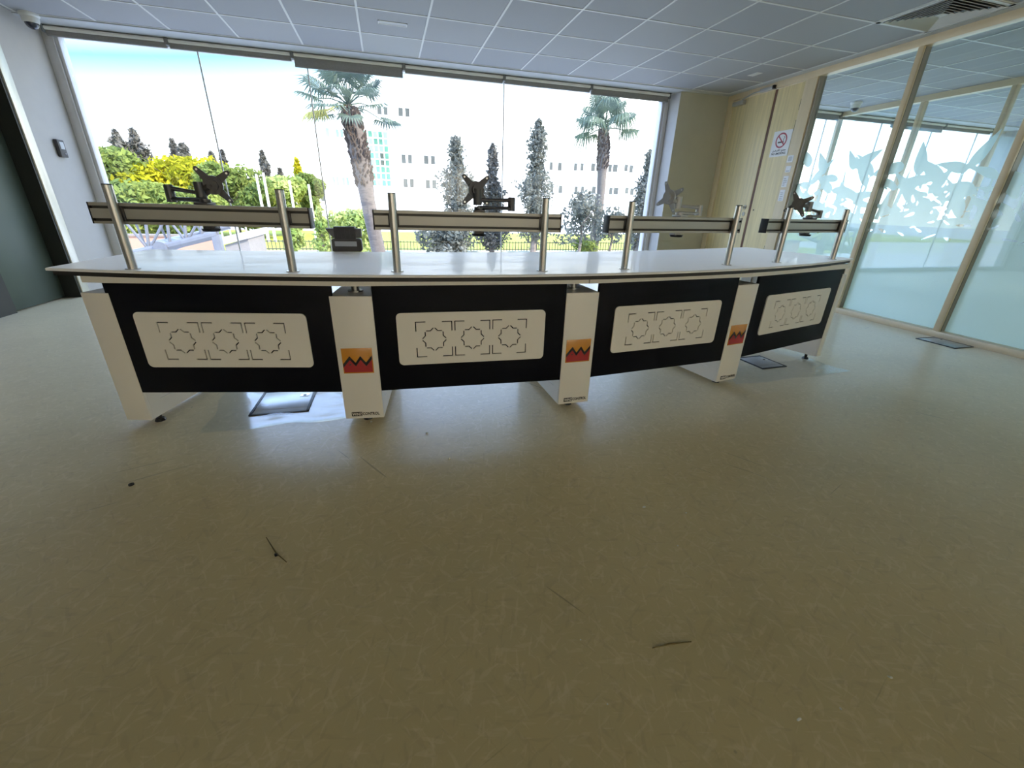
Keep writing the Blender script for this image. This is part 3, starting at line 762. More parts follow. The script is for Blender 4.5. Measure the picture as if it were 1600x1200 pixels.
# slot pattern for one insert (local u, z), centre of each star along u
def slots(u0, z0):
    out = []
    def seg(p, q, w=.005):
        p = Vector(p); q = Vector(q); d = (q-p).normalized()*(w*.5); nrm = Vector((-d.y, d.x)); out.append([tuple(p-d-nrm), tuple(q+d-nrm), tuple(q+d+nrm), tuple(p-d+nrm)])
    def ell(c, dx, dz, l=.045, w=.005):
        # L bracket as one six-point polygon
        x, z = c; h = w/2
        sx, sz = dx, dz
        P = [(x-h*sx, z-h*sz), (x+l*sx, z-h*sz), (x+l*sx, z+h*sz), (x+h*sx, z+h*sz), (x+h*sx, z+l*sz), (x-h*sx, z+l*sz)]
        out.append(P if sx*sz > 0 else P[::-1])
    S = .1655; GAP = .0145
    for k in range(3):
        xa = u0+k*(S+GAP); xb = xa+S; za = z0; zb = z0+.168
        for c, dx, dz in (((xa, za), 1, 1), ((xb, za), -1, 1), ((xb, zb), -1, -1), ((xa, zb), 1, -1)): ell(c, dx, dz)
        cx, cz = (xa+xb)/2, (za+zb)/2; ro, ri = .0585, .0448
        for m in range(8):
            a = PI/4*m+PI/8; v = Vector((cx+ri*math.cos(a), cz+ri*math.sin(a)))
            t1 = Vector((cx+ro*math.cos(a-PI/8), cz+ro*math.sin(a-PI/8))); t2 = Vector((cx+ro*math.cos(a+PI/8), cz+ro*math.sin(a+PI/8)))
            p1 = v+(t1-v)*.80; p2 = v+(t2-v)*.80; h = .0025; rad = Vector((math.cos(a), math.sin(a)))
            d1 = (v-p1).normalized(); d2 = (p2-v).normalized(); n1 = Vector((-d1.y, d1.x)); n2 = Vector((-d2.y, d2.x))
            mit = (n1+n2).normalized(); k = h/mit.dot(n1)
            out.append([tuple(p1-n1*h), tuple(v-mit*k), tuple(p2-n2*h), tuple(p2+n2*h), tuple(v+mit*k), tuple(p1+n1*h)])
    return out

def plate_with_holes(g, outer, holes, y0, y1, T):
    bm = bmesh.new(); loops = []
    for lp in [outer]+holes:
        vs = [bm.verts.new((p[0], p[1], 0)) for p in lp]; loops.append(vs)
        for k in range(len(vs)): bm.edges.new((vs[k], vs[(k+1) % len(vs)]))
    bmesh.ops.triangle_fill(bm, use_beauty=True, use_dissolve=False, edges=list(bm.edges))
    bm.verts.index_update()
    n = len(bm.verts); V = [(v.co.x, y0, v.co.y) for v in bm.verts]+[(v.co.x, y1, v.co.y) for v in bm.verts]
    F = [tuple(v.index for v in f.verts) for f in bm.faces]; F += [tuple(n+i for i in f[::-1]) for f in F]
    for lp in loops:
        ids = [v.index for v in lp]
        for k in range(len(ids)): a_, b_ = ids[k], ids[(k+1) % len(ids)]; F.append((a_, b_, n+b_, n+a_))
    bm.free(); g.add(V, F, 0, T)

PAN = [(.012, .0, .072), (.003, .0, .095), (.003, .0, .105), (.003, .0, .118)]
INSW = [.713, .704, .710, .744]
for i in range(4):
    A = arc(LEG[i][1]); B = arc(LEG[i+1][0]); u = B-A; L = u.length
    T = frame((A.x, A.y, 0), u)
    x0 = -.012 if i == 0 else .001
    x1 = L+.012 if i in (0,) else (L+.012 if i == 3 else L-.001)
    g = G(); g.box((x0, .003, .178), (x1, .021, .700), T=T, bev=.001); fp = g.obj('front_panel', M['desk_black'], desk)
    g = G()
    fx0 = -.118 if i == 0 else -.001; 
    # insert plate with cut slots
    ua = PAN[i][2]; ub = ua+INSW[i]; za, zb = .3045, .5545
    mid = (ua+ub)/2; tot = 3*.1655+2*.0145
    g = G(); plate_with_holes(g, rrect(ua, za, ub, zb, .022), slots(mid-tot/2-.005, .3425), -.003, .003, T)
    g.obj('insert_plate', M['desk_white'], fp)

# fascia strip, two lengths with a visible seam
def fascia(pts):
    g = G()
    for (p, q) in zip(pts[:-1], pts[1:]):
        u = q-p; T = frame((p.x, p.y, 0), u); g.box((0, -.006, .676), (u.length, .012, .7065), T=T)
    return g.obj('fascia_strip', M['desk_white'], desk)
mids = [arc(-15.6), arc(-14.949), arc(-7.2), arc(1.42)]
fascia(mids)
fascia([arc(1.46), arc(9.82), arc(18.123), arc(18.75)])
# small white bracket at the right end, under the fascia
A = arc(18.123); B = arc(18.644); T = frame((A.x, A.y, 0), B-A)
g = G(); g.box((.012, .0, .634), (.022, .03, .678), T=T); g.box((-.002, .0, .632), (.022, .03, .640), T=T); g.obj('end_bracket', M['desk_white'], desk)
# cable tray under the worktop, behind the panels
g = G()
for i in range(4):
    A = arc(LEG[i][1], -.35); B = arc(LEG[i+1][0], -.35); T = frame((A.x, A.y, 0), B-A); L = (B-A).length
    g.box((0, -.08, .655), (L, .08, .665), T=T); g.box((0, -.08, .655), (L, -.075, .70), T=T); g.box((0, .075, .655), (L, .08, .70), T=T)
g.obj('cable_tray', M['black_edge'], desk)

# ---------------------------------------------------------------- monitor rails with posts
RAILS = [((208, 420), (458, 424), -.102, .717, 'at the left end of the desk'),
         ((621, 424), (847, 423), -.078, .741, 'second from the left end of the desk'),
         ((975, 420), (1135, 414), -.105, .778, 'second from the right end of the desk'),
         ((1213, 410), (1300, 405), -.150, .715, 'at the right end of the desk')]
RF = []
for i, (pa, pb, u0, u1, where) in enumerate(RAILS):
    A = atz(*pa, ZT); B = atz(*pb, ZT); u = B-A; d = Vector((u.x, u.y)).length
    T = frame((A.x, A.y, 0), u); RF.append((T, d))
    t = thing('monitor_rail', 'grooved aluminium monitor rail on two steel posts '+where, 'monitor rail', tuple((A+B)/2), 'monitor rails on the desk')
    for x in (0, d):
        g = G(); g.cyl((x, 0, ZT), (x, 0, 1.046), .0165, n=24, T=T)
        g.box((x-.003, -.0172, ZT), (x+.003, -.014, 1.046), T=T)
        g.cyl((x, 0, ZT), (x, 0, ZT+.003), .026, n=24, T=T)
        p = g.obj('post', M['steel'], t)
        g = G(); g.cyl((x, 0, 1.045), (x, 0, 1.049), .0172, .0155, n=24, T=T); g.obj('post_cap', M['arm_dark'], p)
    # extruded profile (y, z)
    za, zb = .905, .983
    y0, y1 = .0175, .062
    prof = [(y0, za), (y0, za+.010), (y0+.012, za+.010), (y0+.012, za+.020), (y0, za+.020), (y0, zb-.022), (y0+.012, zb-.022), (y0+.012, zb-.012), (y0, zb-.012), (y0, zb), (y1, zb), (y1, za)]
    g = G(); nP = len(prof)
    vs = [(u0, *p) for p in prof]+[(u1, *p) for p in prof]
    fs = [tuple(range(nP)), tuple(range(2*nP-1, nP-1, -1))]; ms = [0, 0]
    for k in range(nP):
        fs.append((k, (k+1) % nP, nP+(k+1) % nP, nP+k)); ms.append(1 if k in (1, 2, 3, 5, 6, 7) else 0)
    g.add(vs, fs, ms, T); rb = g.obj('rail_beam', [M['rail_alu'], M['rail_groove']], t)
    for x0, x1 in ((u0-.006, u0), (u1, u1+.006)):
        g = G(); g.box((x0, y0-.0005, za-.0005), (x1, y1+.0005, zb+.0005), T=T, bev=.001); g.obj('end_cap', M['cap_black'], rb)
    for x in (0, d):
        g = G(); g.box((x-.022, .012, za+.012), (x+.022, .020, zb-.014), T=T, bev=.002); g.obj('post_clamp', M['arm_dark'], t)

# ---------------------------------------------------------------- monitor arms
def on_plane(T, px, off):
    Ti = T.inverted(); o = Ti @ CAM; d = Ti.to_3x3() @ ray(*px); t = (off-o.y)/d.y; return o+d*t
def arm(i, label, knob, hub, hubz, headc, headr, plate, pyaw, ptilt, proll, mname, hoff=.10):
    T, d = RF[i]; m = M[mname]
    base = on_plane(T, knob, .05); hubp = on_plane(T, hub, hoff); head = on_plane(T, headc, hoff+.02); pl = on_plane(T, plate, hoff+.02)
    zr = .983
    wl_ = T @ Vector((base.x, .05, zr))
    t = thing('monitor_bracket', label, 'monitor bracket', tuple(wl_), 'monitor brackets on the rails')
    # clamp on the rail with knob below
    g = G(); g.box((base.x-.025, .012, zr+.0005), (base.x+.025, .075, zr+.010), T=T, bev=.002); g.box((base.x-.022, .0625, .895), (base.x+.022, .073, zr+.004), T=T, bev=.002)
    g.box((base.x-.022, .03, .893), (base.x+.022, .073, .9035), T=T, bev=.002)
    g.cyl((base.x, .05, zr+.009), (base.x, .05, zr+.022), .020, n=20, T=T)
    g.obj('rail_clamp', m, t)
    g = G(); g.cyl((base.x, .045, .884), (base.x, .045, .894), .030, .034, n=20, T=T); g.cyl((base.x, .045, .890), (base.x, .045, .903), .010, n=12, T=T); g.obj('clamp_knob', M['cap_black'], t)
    z1, z2 = hubz
    h0 = Vector((hubp.x, hoff, zr)); 
    def bar(p, q, r0, r1, fl):
        gg = G(); p = Vector(p); q = Vector(q); N = 8; ax = (q-p); L = ax.length
        pts = [p+ax*(k/N) for k in range(N+1)]
        gg.tube(pts, [r0+(r1-r0)*k/N - .0015*math.sin(PI*k/N) for k in range(N+1)], 12)
        # flatten vertical section
        vs = []
        for k, v in enumerate(gg.v):
            c = pts[min(N, k//12)]; vs.append((v[0], v[1], c.z+(v[2]-c.z)*fl))
        gg.v = vs; return gg
    lowz = zr+.018
    gb = bar((base.x, .05, lowz), (h0.x, hoff, z1+.010), .018, .014, .55); g = G(); g.add(gb.v, gb.f, 0, T); g.obj('lower_arm', m, t)
    g = G(); g.cyl((h0.x, hoff, z1-.002), (h0.x, hoff, z2), .017, n=20, T=T); g.cyl((h0.x, hoff, z2), (h0.x, hoff, z2+.003), .015, n=20, T=T); g.obj('elbow_joint', m, t)
    gb = bar((h0.x, hoff, z2-.010), (head.x, hoff+.02, head.z-.012), .015, .013, .6); g = G(); g.add(gb.v, gb.f, 0, T); g.obj('upper_arm', m, t)
    g = G(); g.cyl((head.x, hoff+.02, head.z-headr), (head.x, hoff+.02, head.z+headr), .020, n=22, T=T); g.obj('swivel_head', m, t)
    # X plate
    pc = Vector((pl.x, pl.y+.012*math.cos(pyaw), pl.z))
    TP = T @ Matrix.Translation(pc) @ Matrix.Rotation(pyaw, 4, 'Z') @ Matrix.Rotation(ptilt, 4, 'X') @ Matrix.Rotation(proll, 4, 'Y')
    g = G(); R = .085; poly = []
    for k in range(4):
        a = PI/4+PI/2*k; c, s_ = math.cos(a), math.sin(a)
        for rr, w in ((.030, -.016), (R-.006, -.0085), (R, -.004), (R, .004), (R-.006, .0085), (.030, .016)):
            poly.append((rr*c-w*s_, rr*s_+w*c))
    g.prism(poly, -.0015, .0015, 0, TP, 1); g.cyl((0, -.010, 0), (0, .004, 0), .036, n=26, T=TP); g.cyl((0, -.022, 0), (0, -.008, 0), .020, n=20, T=TP)
    pp = g.obj('mounting_plate', m, t)
    for k in range(4):
        a = PI/4+PI/2*k; rr = R-.012
        g = G(); g.cyl((rr*math.cos(a), -.0022, rr*math.sin(a)), (rr*math.cos(a), .0022, rr*math.sin(a)), .0042, n=10, T=TP); g.obj('plate_screw', M['bolt'], pp)
    # link from swivel head to plate
    q = TP @ Vector((0, -.012, 0)); q = T.inverted() @ q
    g = G(); g.tube([(head.x, hoff+.02, head.z), tuple((Vector((head.x, hoff+.02, head.z))+q)/2), tuple(q)], .012, 12, T=T); g.obj('tilt_joint', m, t)
arm(0, 'dark folded monitor bracket with tilted X plate on the left end rail', (331, 357), (268, 310), (.992, 1.052), (313, 297), .030, (331, 289), .25, .10, .10, 'arm_dark')
arm(1, 'dark monitor bracket with elbow to the right, second from the left end', (748, 365), (799, 322), (.992, 1.046), (746, 308), .034, (744, 297), .10, -.08, .02, 'arm_dark')
arm(2, 'silver grey monitor bracket in front of the grey pillar', (1056, 366), (1092, 329), (.992, 1.040), (1059, 317), .030, (1047, 308), -1.35, .0, .3, 'arm_grey')
arm(3, 'grey monitor bracket on the right end rail before the frosted glass', (1257, 365), (1280, 335), (.992, 1.036), (1264, 323), .030, (1249, 319), -1.1, .05, .25, 'arm_mid')

# ---------------------------------------------------------------- device on the back edge of the desk
pD = atz(545, 391.5, ZT); TD = frame((pD.x, pD.y-.035, ZT), (1, -.04))
t = thing('desktop_device', 'small charcoal stacked device with a pale label standing on the desk back edge', 'device', (pD.x, pD.y-.035, ZT))
sc = (pD.y)/FPX*1.06
g = G(); g.prism([(-.074, 0), (.074, 0), (.083, .008), (.083, .068), (.070, .072), (-.070, .072), (-.083, .068), (-.083, .006)], -.03, .03, T=TD, axis=1); g.obj('lower_housing', M['device'], t)
g = G(); g.box((-.066, -.0325, .030), (.056, -.0295, .058), T=TD, bev=.001); g.obj('label_strip', M['label_grey'], t)
g = G(); g.prism([(-.075, .078), (.070, .078), (.086, .085), (.086, .128), (-.108, .128), (-.106, .120)], -.024, .026, T=TD, axis=1); g.obj('upper_housing', M['device_lt'], t)
g = G(); g.box((-.064, -.034, .070), (.054, .028, .138), T=TD, bev=.004)
for x in (-.05, -.03, -.008, .018, .036): g.box((x, -.0365, .078), (x+.006, -.033, .124), T=TD)
g.obj('ribbed_block', M['device'], t)

# ---------------------------------------------------------------- floor boxes, sheets, crumbs
def floor_box(x0, y0, x1, y1, label, dark=False, rot=0.):
    cx, cy = (x0+x1)/2, (y0+y1)/2
    T = Matrix.Translation((cx, cy, 0)) @ Matrix.Rotation(rot, 4, 'Z'); hx, hy = (x1-x0)/2, (y1-y0)/2
    t = thing('floor_access_box', label, 'floor box', (cx, cy, 0))
    g = G()
    for a, b in (((-hx, -hy), (hx, -hy+.012)), ((-hx, hy-.012), (hx, hy)), ((-hx, -hy), (-hx+.012, hy)), ((hx-.012, -hy), (hx, hy))):
        g.box((*a, 0), (*b, .006), T=T, bev=.001)
    g.obj('box_frame', M['hatch_dark'], t)
    g = G(); g.box((-hx+.014, -hy+.014, 0), (hx-.014, hy-.014, .005), T=T, bev=.0015); g.box((-hx+.016, -hy+.05, .005), (hx-.016, hy-.03, .0065), T=T, bev=.001); lid = g.obj('lid', M['hatch'], t)
    g = G(); g.box((hx-.075, hy-.11, .0062), (hx-.03, hy-.065, .0075), T=T, bev=.001); g.cyl((hx-.052, hy-.088, .007), (hx-.052, hy-.088, .0085), .009, n=14, mi=1, T=T); g.obj('latch', [M['bolt'], M['ink']], lid)
floor_box(-.75, 2.165, -.47, 2.46, 'square steel floor box with a latch under the left part of the desk', rot=-.02)
floor_box(2.455, 2.20, 2.68, 2.44, 'square steel floor box under the right end of the desk', rot=.04)
floor_box(4.53, 2.27, 4.765, 2.57, 'square floor box with dark edges at the foot of the glass partition')

def sheet(pts, label, nx=26, ny=10, seed=1):
    r = random.Random(seed); c = [Vector(p) for p in pts]
    ph = [r.uniform(0, 6) for _ in range(6)]
    V = []; F = []
    for i in range(nx+1):
        for j in range(ny+1):
            a, b = i/nx, j/ny
            p = (c[0]*(1-a)+c[1]*a)*(1-b)+(c[3]*(1-a)+c[2]*a)*b
            e = min(a, 1-a, b*1.0, 1-b)
            z = .0015+.0035*max(0, math.sin(b*19+2*math.sin(a*5+ph[0])+ph[1]))**3+.003*max(0, math.sin(a*9+ph[2]+b*4))**4
            if b < .09: z += .006*(1-b/.09)*(.6+.4*math.sin(a*11+ph[3]))
            V.append((p.x+.012*math.sin(b*9+ph[4])*(1 if i in (0, nx) else 0), p.y+.010*math.sin(a*13+ph[5]), z))
    for i in range(nx):
        for j in range(ny): F.append((i*(ny+1)+j, (i+1)*(ny+1)+j, (i+1)*(ny+1)+j+1, i*(ny+1)+j+1))
    g = G(); b = len(V); g.add(V+[(x, y, z-.001) for x, y, z in V], F+[tuple(b+k for k in f[::-1]) for f in F])
    o = g.obj('plastic_sheet', M['plastic'], angle=60); return tag(o, label, 'plastic sheet')
q = [atz(*p, 0) for p in ((315, 679), (545, 655), (535, 614), (352, 614))]
sheet(q, 'wrinkled clear plastic sheet on the floor under the left part of the desk', seed=3)
q = [atz(*p, 0) for p in ((1150, 603), (1330, 582), (1262, 560), (1130, 575))]
sheet(q, 'wrinkled clear plastic sheet on the floor under the right end of the desk', seed=8)

def crumb(px, py, s, m, name, label, cat, group=None, el=1.):
    p = atz(px, py, 0); bm = bmesh.new(); bmesh.ops.create_icosphere(bm, subdivisions=1, radius=s)
    r = random.Random(px*7+py)
    for v in bm.verts: v.co = Vector((v.co.x*el, v.co.y, v.co.z*.6))*r.uniform(.75, 1.2)
    g = G(); g.bm(bm, 0, Matrix.Translation((p.x, p.y, s*.5)) @ Matrix.Rotation(r.uniform(0, 3), 4, 'Z'))
    lo = min(v[2] for v in g.v); g.v = [(v[0], v[1], v[2]-lo) for v in g.v]
    tag(g.obj(name, M[m], angle=20), label, cat, group)
for px, py, s, el in ((1006, 793, .0045, 2.2), (1072, 802, .0035, 1), (1059, 853, .003, 1), (1248, 1125, .0035, 2.4), (1390, 1059, .004, 1.6), (1313, 1108, .003, 1.2), (907, 1000, .0022, 1), (949, 1101, .0022, 1)):
    crumb(px, py, s, 'crumb', 'floor_crumb', 'tiny white crumb on the bare floor in front of the desk', 'crumb', 'white crumbs on the open floor', el)
for px, py, s in ((580, 660, .006), (667, 677, .006), (702, 717, .005)):
    crumb(px, py, s, 'crumb', 'floor_crumb', 'small white crumb on the floor close to the left plaque pedestal', 'crumb', 'white crumbs near the pedestal', 1.3)
p = atz(205.5, 758, 0); g = G(); vs, fs = ring(0, 0, .004, .009, 20)
g.add([(p.x+v[0], p.y+v[2], .001+(v[1]+.0042)*4) for v in vs], fs); tag(g.obj('rubber_washer', M['cap_black']), 'small black ring shaped washer lying alone on the floor at left', 'washer')
g = G(); a, b, c = atz(416, 840, 0), atz(432, 866, 0), atz(448, 879, 0)
g.tube([(a.x, a.y, .002), (b.x, b.y, .004), (c.x, c.y, .002)], [.0012, .0022, .001], 8); tag(g.obj('dry_twig', M['twig']), 'thin dry twig lying on the open floor in front of the desk', 'twig')
crumb(432, 868, .006, 'ink', 'dark_crumb', 'small black speck lying against the dry twig on the floor', 'crumb', None, 1.5)
p = atz(1043, 1006, 0)
g = G(); a, c = atz(1019, 1013, 0), atz(1080, 1003, 0); b = atz(1045, 1007, 0); g.tube([(a.x, a.y, .0012), (b.x, b.y, .002), (c.x, c.y, .0012)], [.001, .0022, .0012], 8); tag(g.obj('brown_straw', M['twig']), 'short brown straw on the open floor near the picture foreground', 'straw')


# ================================================================== OUTSIDE
GZ = -1.5
g = G(); g.box((-130, -90, GZ-.3), (130, 140, GZ)); struct(g.obj('ground', M['paving'], origin=(0, 0, GZ)))
g = G(); g.box((-22, 23.6, GZ), (60, 41, GZ+.02)); g.box((-60, 34, GZ), (-22, 60, GZ+.02)); struct(g.obj('lawn', M['lawn'], origin=(0, 30, GZ)))

def foliage(name, blobs, n, size, m, parent, seed, shell=.55, droop=0.):
    r = np.random.default_rng(seed)
    w = np.array([b[3]*b[4]*b[5] for b in blobs])**.67; w /= w.sum()
    k = r.choice(len(blobs), n, p=w); B = np.array(blobs, float)[k]
    d = r.normal(size=(n, 3)); d /= np.linalg.norm(d, axis=1)[:, None]
    rad = (shell+(1-shell)*r.random(n))[:, None]
    c = B[:, :3]+d*rad*B[:, 3:]
    nrm = d+r.normal(size=(n, 3))*.8; nrm /= np.linalg.norm(nrm, axis=1)[:, None]
    a = np.cross(nrm, r.normal(size=(n, 3))); a /= np.linalg.norm(a, axis=1)[:, None]; a[:, 2] -= droop; b = np.cross(nrm, a)
    s = size*(.6+.8*r.random(n))[:, None]
    V = np.stack([c-a*s, c+b*s*.5+nrm*s*.12, c+a*s, c-b*s*.5+nrm*s*.12], 1).reshape(-1, 3)
    F = [(4*i, 4*i+1, 4*i+2, 4*i+3) for i in range(n)]
    return rawmesh(name, V, F, m, parent)

def bushy(px, top, wpx, Y, m, label, cat='tree', seed=0, n=5000, size=.16, group=None, name='broadleaf_tree', base=None, squat=1., trunk=True):
    c = at(px, top, Y); zt = c.z; hw = wpx/2*Y/FPX*1.04; h = zt-GZ
    t = thing(name, label, cat, (c.x, Y, GZ), group)
    r = random.Random(seed)
    if trunk:
        g = G(); g.tube([(c.x, Y, GZ), (c.x+.1, Y, GZ+h*.35), (c.x-.05, Y+.05, GZ+h*.8)], [.035*h*.5+.04, .025*h*.5+.03, .02], 8)
        for k in range(5):
            a = r.uniform(0, 2*PI); z0 = GZ+h*r.uniform(.3, .6)
            g.tube([(c.x, Y, z0), (c.x+hw*.3*math.cos(a), Y+hw*.3*math.sin(a), z0+h*.15), (c.x+hw*.6*math.cos(a), Y+hw*.6*math.sin(a), z0+h*.25)], [.05, .035, .012], 6)
        g.obj('trunk', M['bark'], t)
    blobs = []
    for k in range(14):
        a = r.uniform(0, 2*PI); q = math.sqrt(r.random())*.62; rr = hw*r.uniform(.34, .5)
        zz = GZ+h*r.uniform(.22 if not trunk else .34, .92)
        taper = 1-.45*max(0, (zz-GZ)/h-.5)
        blobs.append((c.x+hw*q*taper*math.cos(a), Y+hw*q*taper*math.sin(a), min(zz, zt-rr*.7), rr, rr, rr*.8))
    blobs.append((c.x, Y, zt-hw*.36, hw*.45, hw*.45, hw*.36))
    foliage('foliage', blobs, n, size, m, t, seed)
    return t

def conifer(px, top, wpx, Y, m, label, seed=0, n=3000, size=.15, group=None, name='conifer_tree', low=.1, sparse=False, cat='tree', px_base=None):
    c = at(px, top, Y); zt = c.z; hw = wpx/2*Y/FPX*1.04; h = zt-GZ
    t = thing(name, label, cat, (c.x, Y, GZ), group)
    g = G(); g.tube([(c.x, Y, GZ), (c.x, Y, GZ+h*.5), (c.x, Y, GZ+h*.97)], [.018*h+.05, .012*h+.03, .01], 8); 
    r = random.Random(seed); q = np.random.default_rng(seed)
    N = int(110 if sparse else 150); C = []; per = max(6, n//N)
    for k in range(N):
        f = low+(1-low)*((k+.5)/N)**.9
        wd = hw*((1-f)**(.58 if sparse else .75)*(.74+.26*math.sin(f*17+seed))+.018)
        if f < low+.1: wd *= .6+4*(f-low)
        a = 2.39996*k+r.uniform(-.3, .3); Lb = wd*r.uniform(.65, 1.08); rise = (.55 if sparse else .3)*Lb
        z0 = GZ+h*f-rise*.5
        if k % 3 == 0: g.tube([(c.x, Y, z0), (c.x+Lb*.8*math.cos(a), Y+Lb*.8*math.sin(a), z0+rise*.8)], [.022, .008], 5)
        m_ = max(4, int(per*(.35+1.1*wd/hw)))
        t_ = q.random(m_)**.7; sp = .025+(.20 if sparse else .17)*wd*(1-.5*t_)
        P = np.stack([c.x+Lb*t_*math.cos(a), Y+Lb*t_*math.sin(a), z0+rise*t_], 1)+q.normal(size=(m_, 3))*sp[:, None]
        P[:, 2] = np.minimum(P[:, 2], zt+.1); C.append(P)
    g.obj('trunk', M['bark'], t)
    C = np.concatenate(C); n_ = len(C)
    nr = q.normal(size=(n_, 3)); nr /= np.linalg.norm(nr, axis=1)[:, None]; A = np.cross(nr, q.normal(size=(n_, 3))); A /= np.linalg.norm(A, axis=1)[:, None]; Bv = np.cross(nr, A)
    s_ = size*(.6+.8*q.random(n_))[:, None]
    V = np.stack([C-A*s_, C+Bv*s_*.5+nr*s_*.12, C+A*s_, C-Bv*s_*.5+nr*s_*.12], 1).reshape(-1, 3)
    rawmesh('foliage', V, [(4*i, 4*i+1, 4*i+2, 4*i+3) for i in range(n_)], m, t)
    return t

# --- left background: conifers behind, yellow-lit trees in front
con = [(179, 208, 40, 46, 'dark cypress farthest left behind the yellow trees'), (206, 206, 46, 47, 'dark cypress second from the left behind the yellow trees, with a dense tip'),
       (232, 258, 50, 46, 'lower dark conifer just right of the two leftmost cypresses'), (268, 222, 34, 48, 'thin dark cypress spire above the brightest yellow tree'), (284, 229, 44, 46, 'dark broad conifer right of the thin spire'),
       (329, 242, 24, 52, 'small grey conifer above the plate of the left monitor bracket'), (346, 239, 18, 53, 'narrow grey cypress beside the small grey conifer behind the left monitor bracket'), (409, 240, 22, 50, 'slim dark spruce beside the white flag poles'),
       (437, 268, 22, 50, 'small dull conifer between the slim spruce and the golden one')]
for i, (px, tp, w, Y, lb) in enumerate(con): conifer(px, tp-4, w*1.5, Y, M['leaf_dark'], lb, seed=100+i, n=3600, size=.22, group='conifers behind the yellow trees')
conifer(463, 250, 30, 44, M['leaf_yellow'], 'golden conical tree left of the white building', seed=131, n=1800, size=.25, name='golden_conifer')
yl = [(150, 228, 110, 33, 'leaf_green', 'dense green tree at the far left beside the window jamb'), (214, 252, 110, 34, 'leaf_yellow', 'yellow lit tree left of the brightest crown'), (285, 246, 130, 35, 'leaf_yellow', 'brightest yellow broad tree behind the left rail'),
      (195, 285, 130, 24, 'leaf_green', 'shaded green tree low behind the left post'), (275, 296, 110, 24, 'leaf_green', 'shaded green tree low behind the left monitor arm'), (352, 258, 100, 34, 'leaf_green', 'olive green tree behind the left mounting plate'),
      (402, 285, 70, 33, 'leaf_green', 'pale olive tree directly behind the two tall white poles'), (440, 276, 70, 35, 'leaf_bush', 'light green tree behind the second post'), (482, 272, 46, 37, 'leaf_green', 'green tree at the left edge of the white building')]
for i, (px, tp, w, Y, mn, lb) in enumerate(yl): bushy(px, tp, w, Y, M[mn], lb, seed=200+i, n=9000, size=.17 if Y > 28 else .13, group='broadleaf trees on the left')
# flag poles
for i, (a, b, lb) in enumerate([((400, 272), (416, 330), 'white pole, left of the two tall poles before the trees'), ((411, 270), (424, 330), 'white pole, right of the two tall poles before the trees'), ((482, 288), (488, 322), 'short white pole at the left edge of the building'), ((452, 282), (456, 322), 'thin white pole before the golden conifer')]):
    p = at(*a, 30); g = G(); g.cyl((p.x, 30, GZ), (p.x, 30, p.z), .085, .06, n=10); tag(g.obj('flag_pole', M['pole']), lb, 'pole', 'white poles on the lawn')
# dark street pole
p = at(577, 240, 16); g = G(); g.cyl((p.x, 16, GZ), (p.x, 16, p.z), .05, .04, n=10); g.cyl((p.x, 16, GZ), (p.x, 16, GZ+.05), .12, n=12); tag(g.obj('street_pole', M['pole_dark']), 'slim dark pole right of the nearer palm trunk', 'pole')

# --- bushes and trees on the right part of the view
bushy(545, 328, 84, 21, M['leaf_bush'], 'round light green bush behind the desktop device', 'bush', 301, 3200, .13, name='round_bush', trunk=False)
bushy(455, 352, 30, 20, M['leaf_bush'], 'small pale shrub behind the second post', 'bush', 303, 900, .10, name='young_shrub', trunk=False)
conifer(497, 326, 36, 20, M['leaf_bush'], 'thin pale young tree left of the round bush', seed=304, n=900, size=.10, name='young_tree', low=.2, sparse=True)
conifer(712, 214, 92, 21, M['leaf_grey'], 'loose grey green tree behind the second rail, left of the narrow conifer', seed=305, n=8500, size=.075, name='grey_tree', low=.08, sparse=True)
conifer(770, 226, 70, 22.5, M['leaf_dark'], 'dark narrow conifer behind the window joint', seed=306, n=9000, size=.085, name='dark_conifer', low=.08)
conifer(842, 188, 84, 21, M['leaf_grey'], 'tall pointed grey tree between the two middle rails', seed=307, n=9500, size=.075, name='pointed_tree', low=.16, sparse=True)
bushy(912, 296, 100, 21, M['leaf_grey'], 'small open tree left of the farther palm trunk', 'tree', 309, 1500, .11, name='small_tree')
bushy(960, 320, 56, 23, M['leaf_grey'], 'low loose tree right of the farther palm trunk', 'tree', 310, 900, .11, name='small_tree')
conifer(1016, 235, 60, 20, M['leaf_grey'], 'loose grey tree half hidden by the right window jamb', seed=311, n=6000, size=.075, name='grey_tree', low=.1, sparse=True)
bushy(915, 372, 52, 22.5, M['leaf_green'], 'low dark shrub at the foot of the farther palm', 'bush', 312, 900, .10, name='low_shrub', trunk=False)
bushy(690, 352, 90, 20.5, M['leaf_grey'], 'dense grey shrub under the second rail', 'bush', 313, 2400, .10, name='low_shrub', trunk=False)
# beyond the next room's window
for i, (x, Y, h, w, mn, lb) in enumerate([(14.5, 16, 2.6, 2.6, 'leaf_yellow', 'yellow bush outside the next room behind the frosted leaves'), (18.5, 17, 2.8, 3, 'leaf_bush', 'pale bush outside the next room, farther right')]):
    t = thing('round_bush', lb, 'bush', (x, Y, GZ)); r = random.Random(i)
    foliage('foliage', [(x+r.uniform(-.6, .6)*w*.5, Y+r.uniform(-.5, .5), GZ+h*r.uniform(.3, .8), w*.35, w*.35, h*.3) for _ in range(9)], 2200, .13, M[mn], t, 40+i)

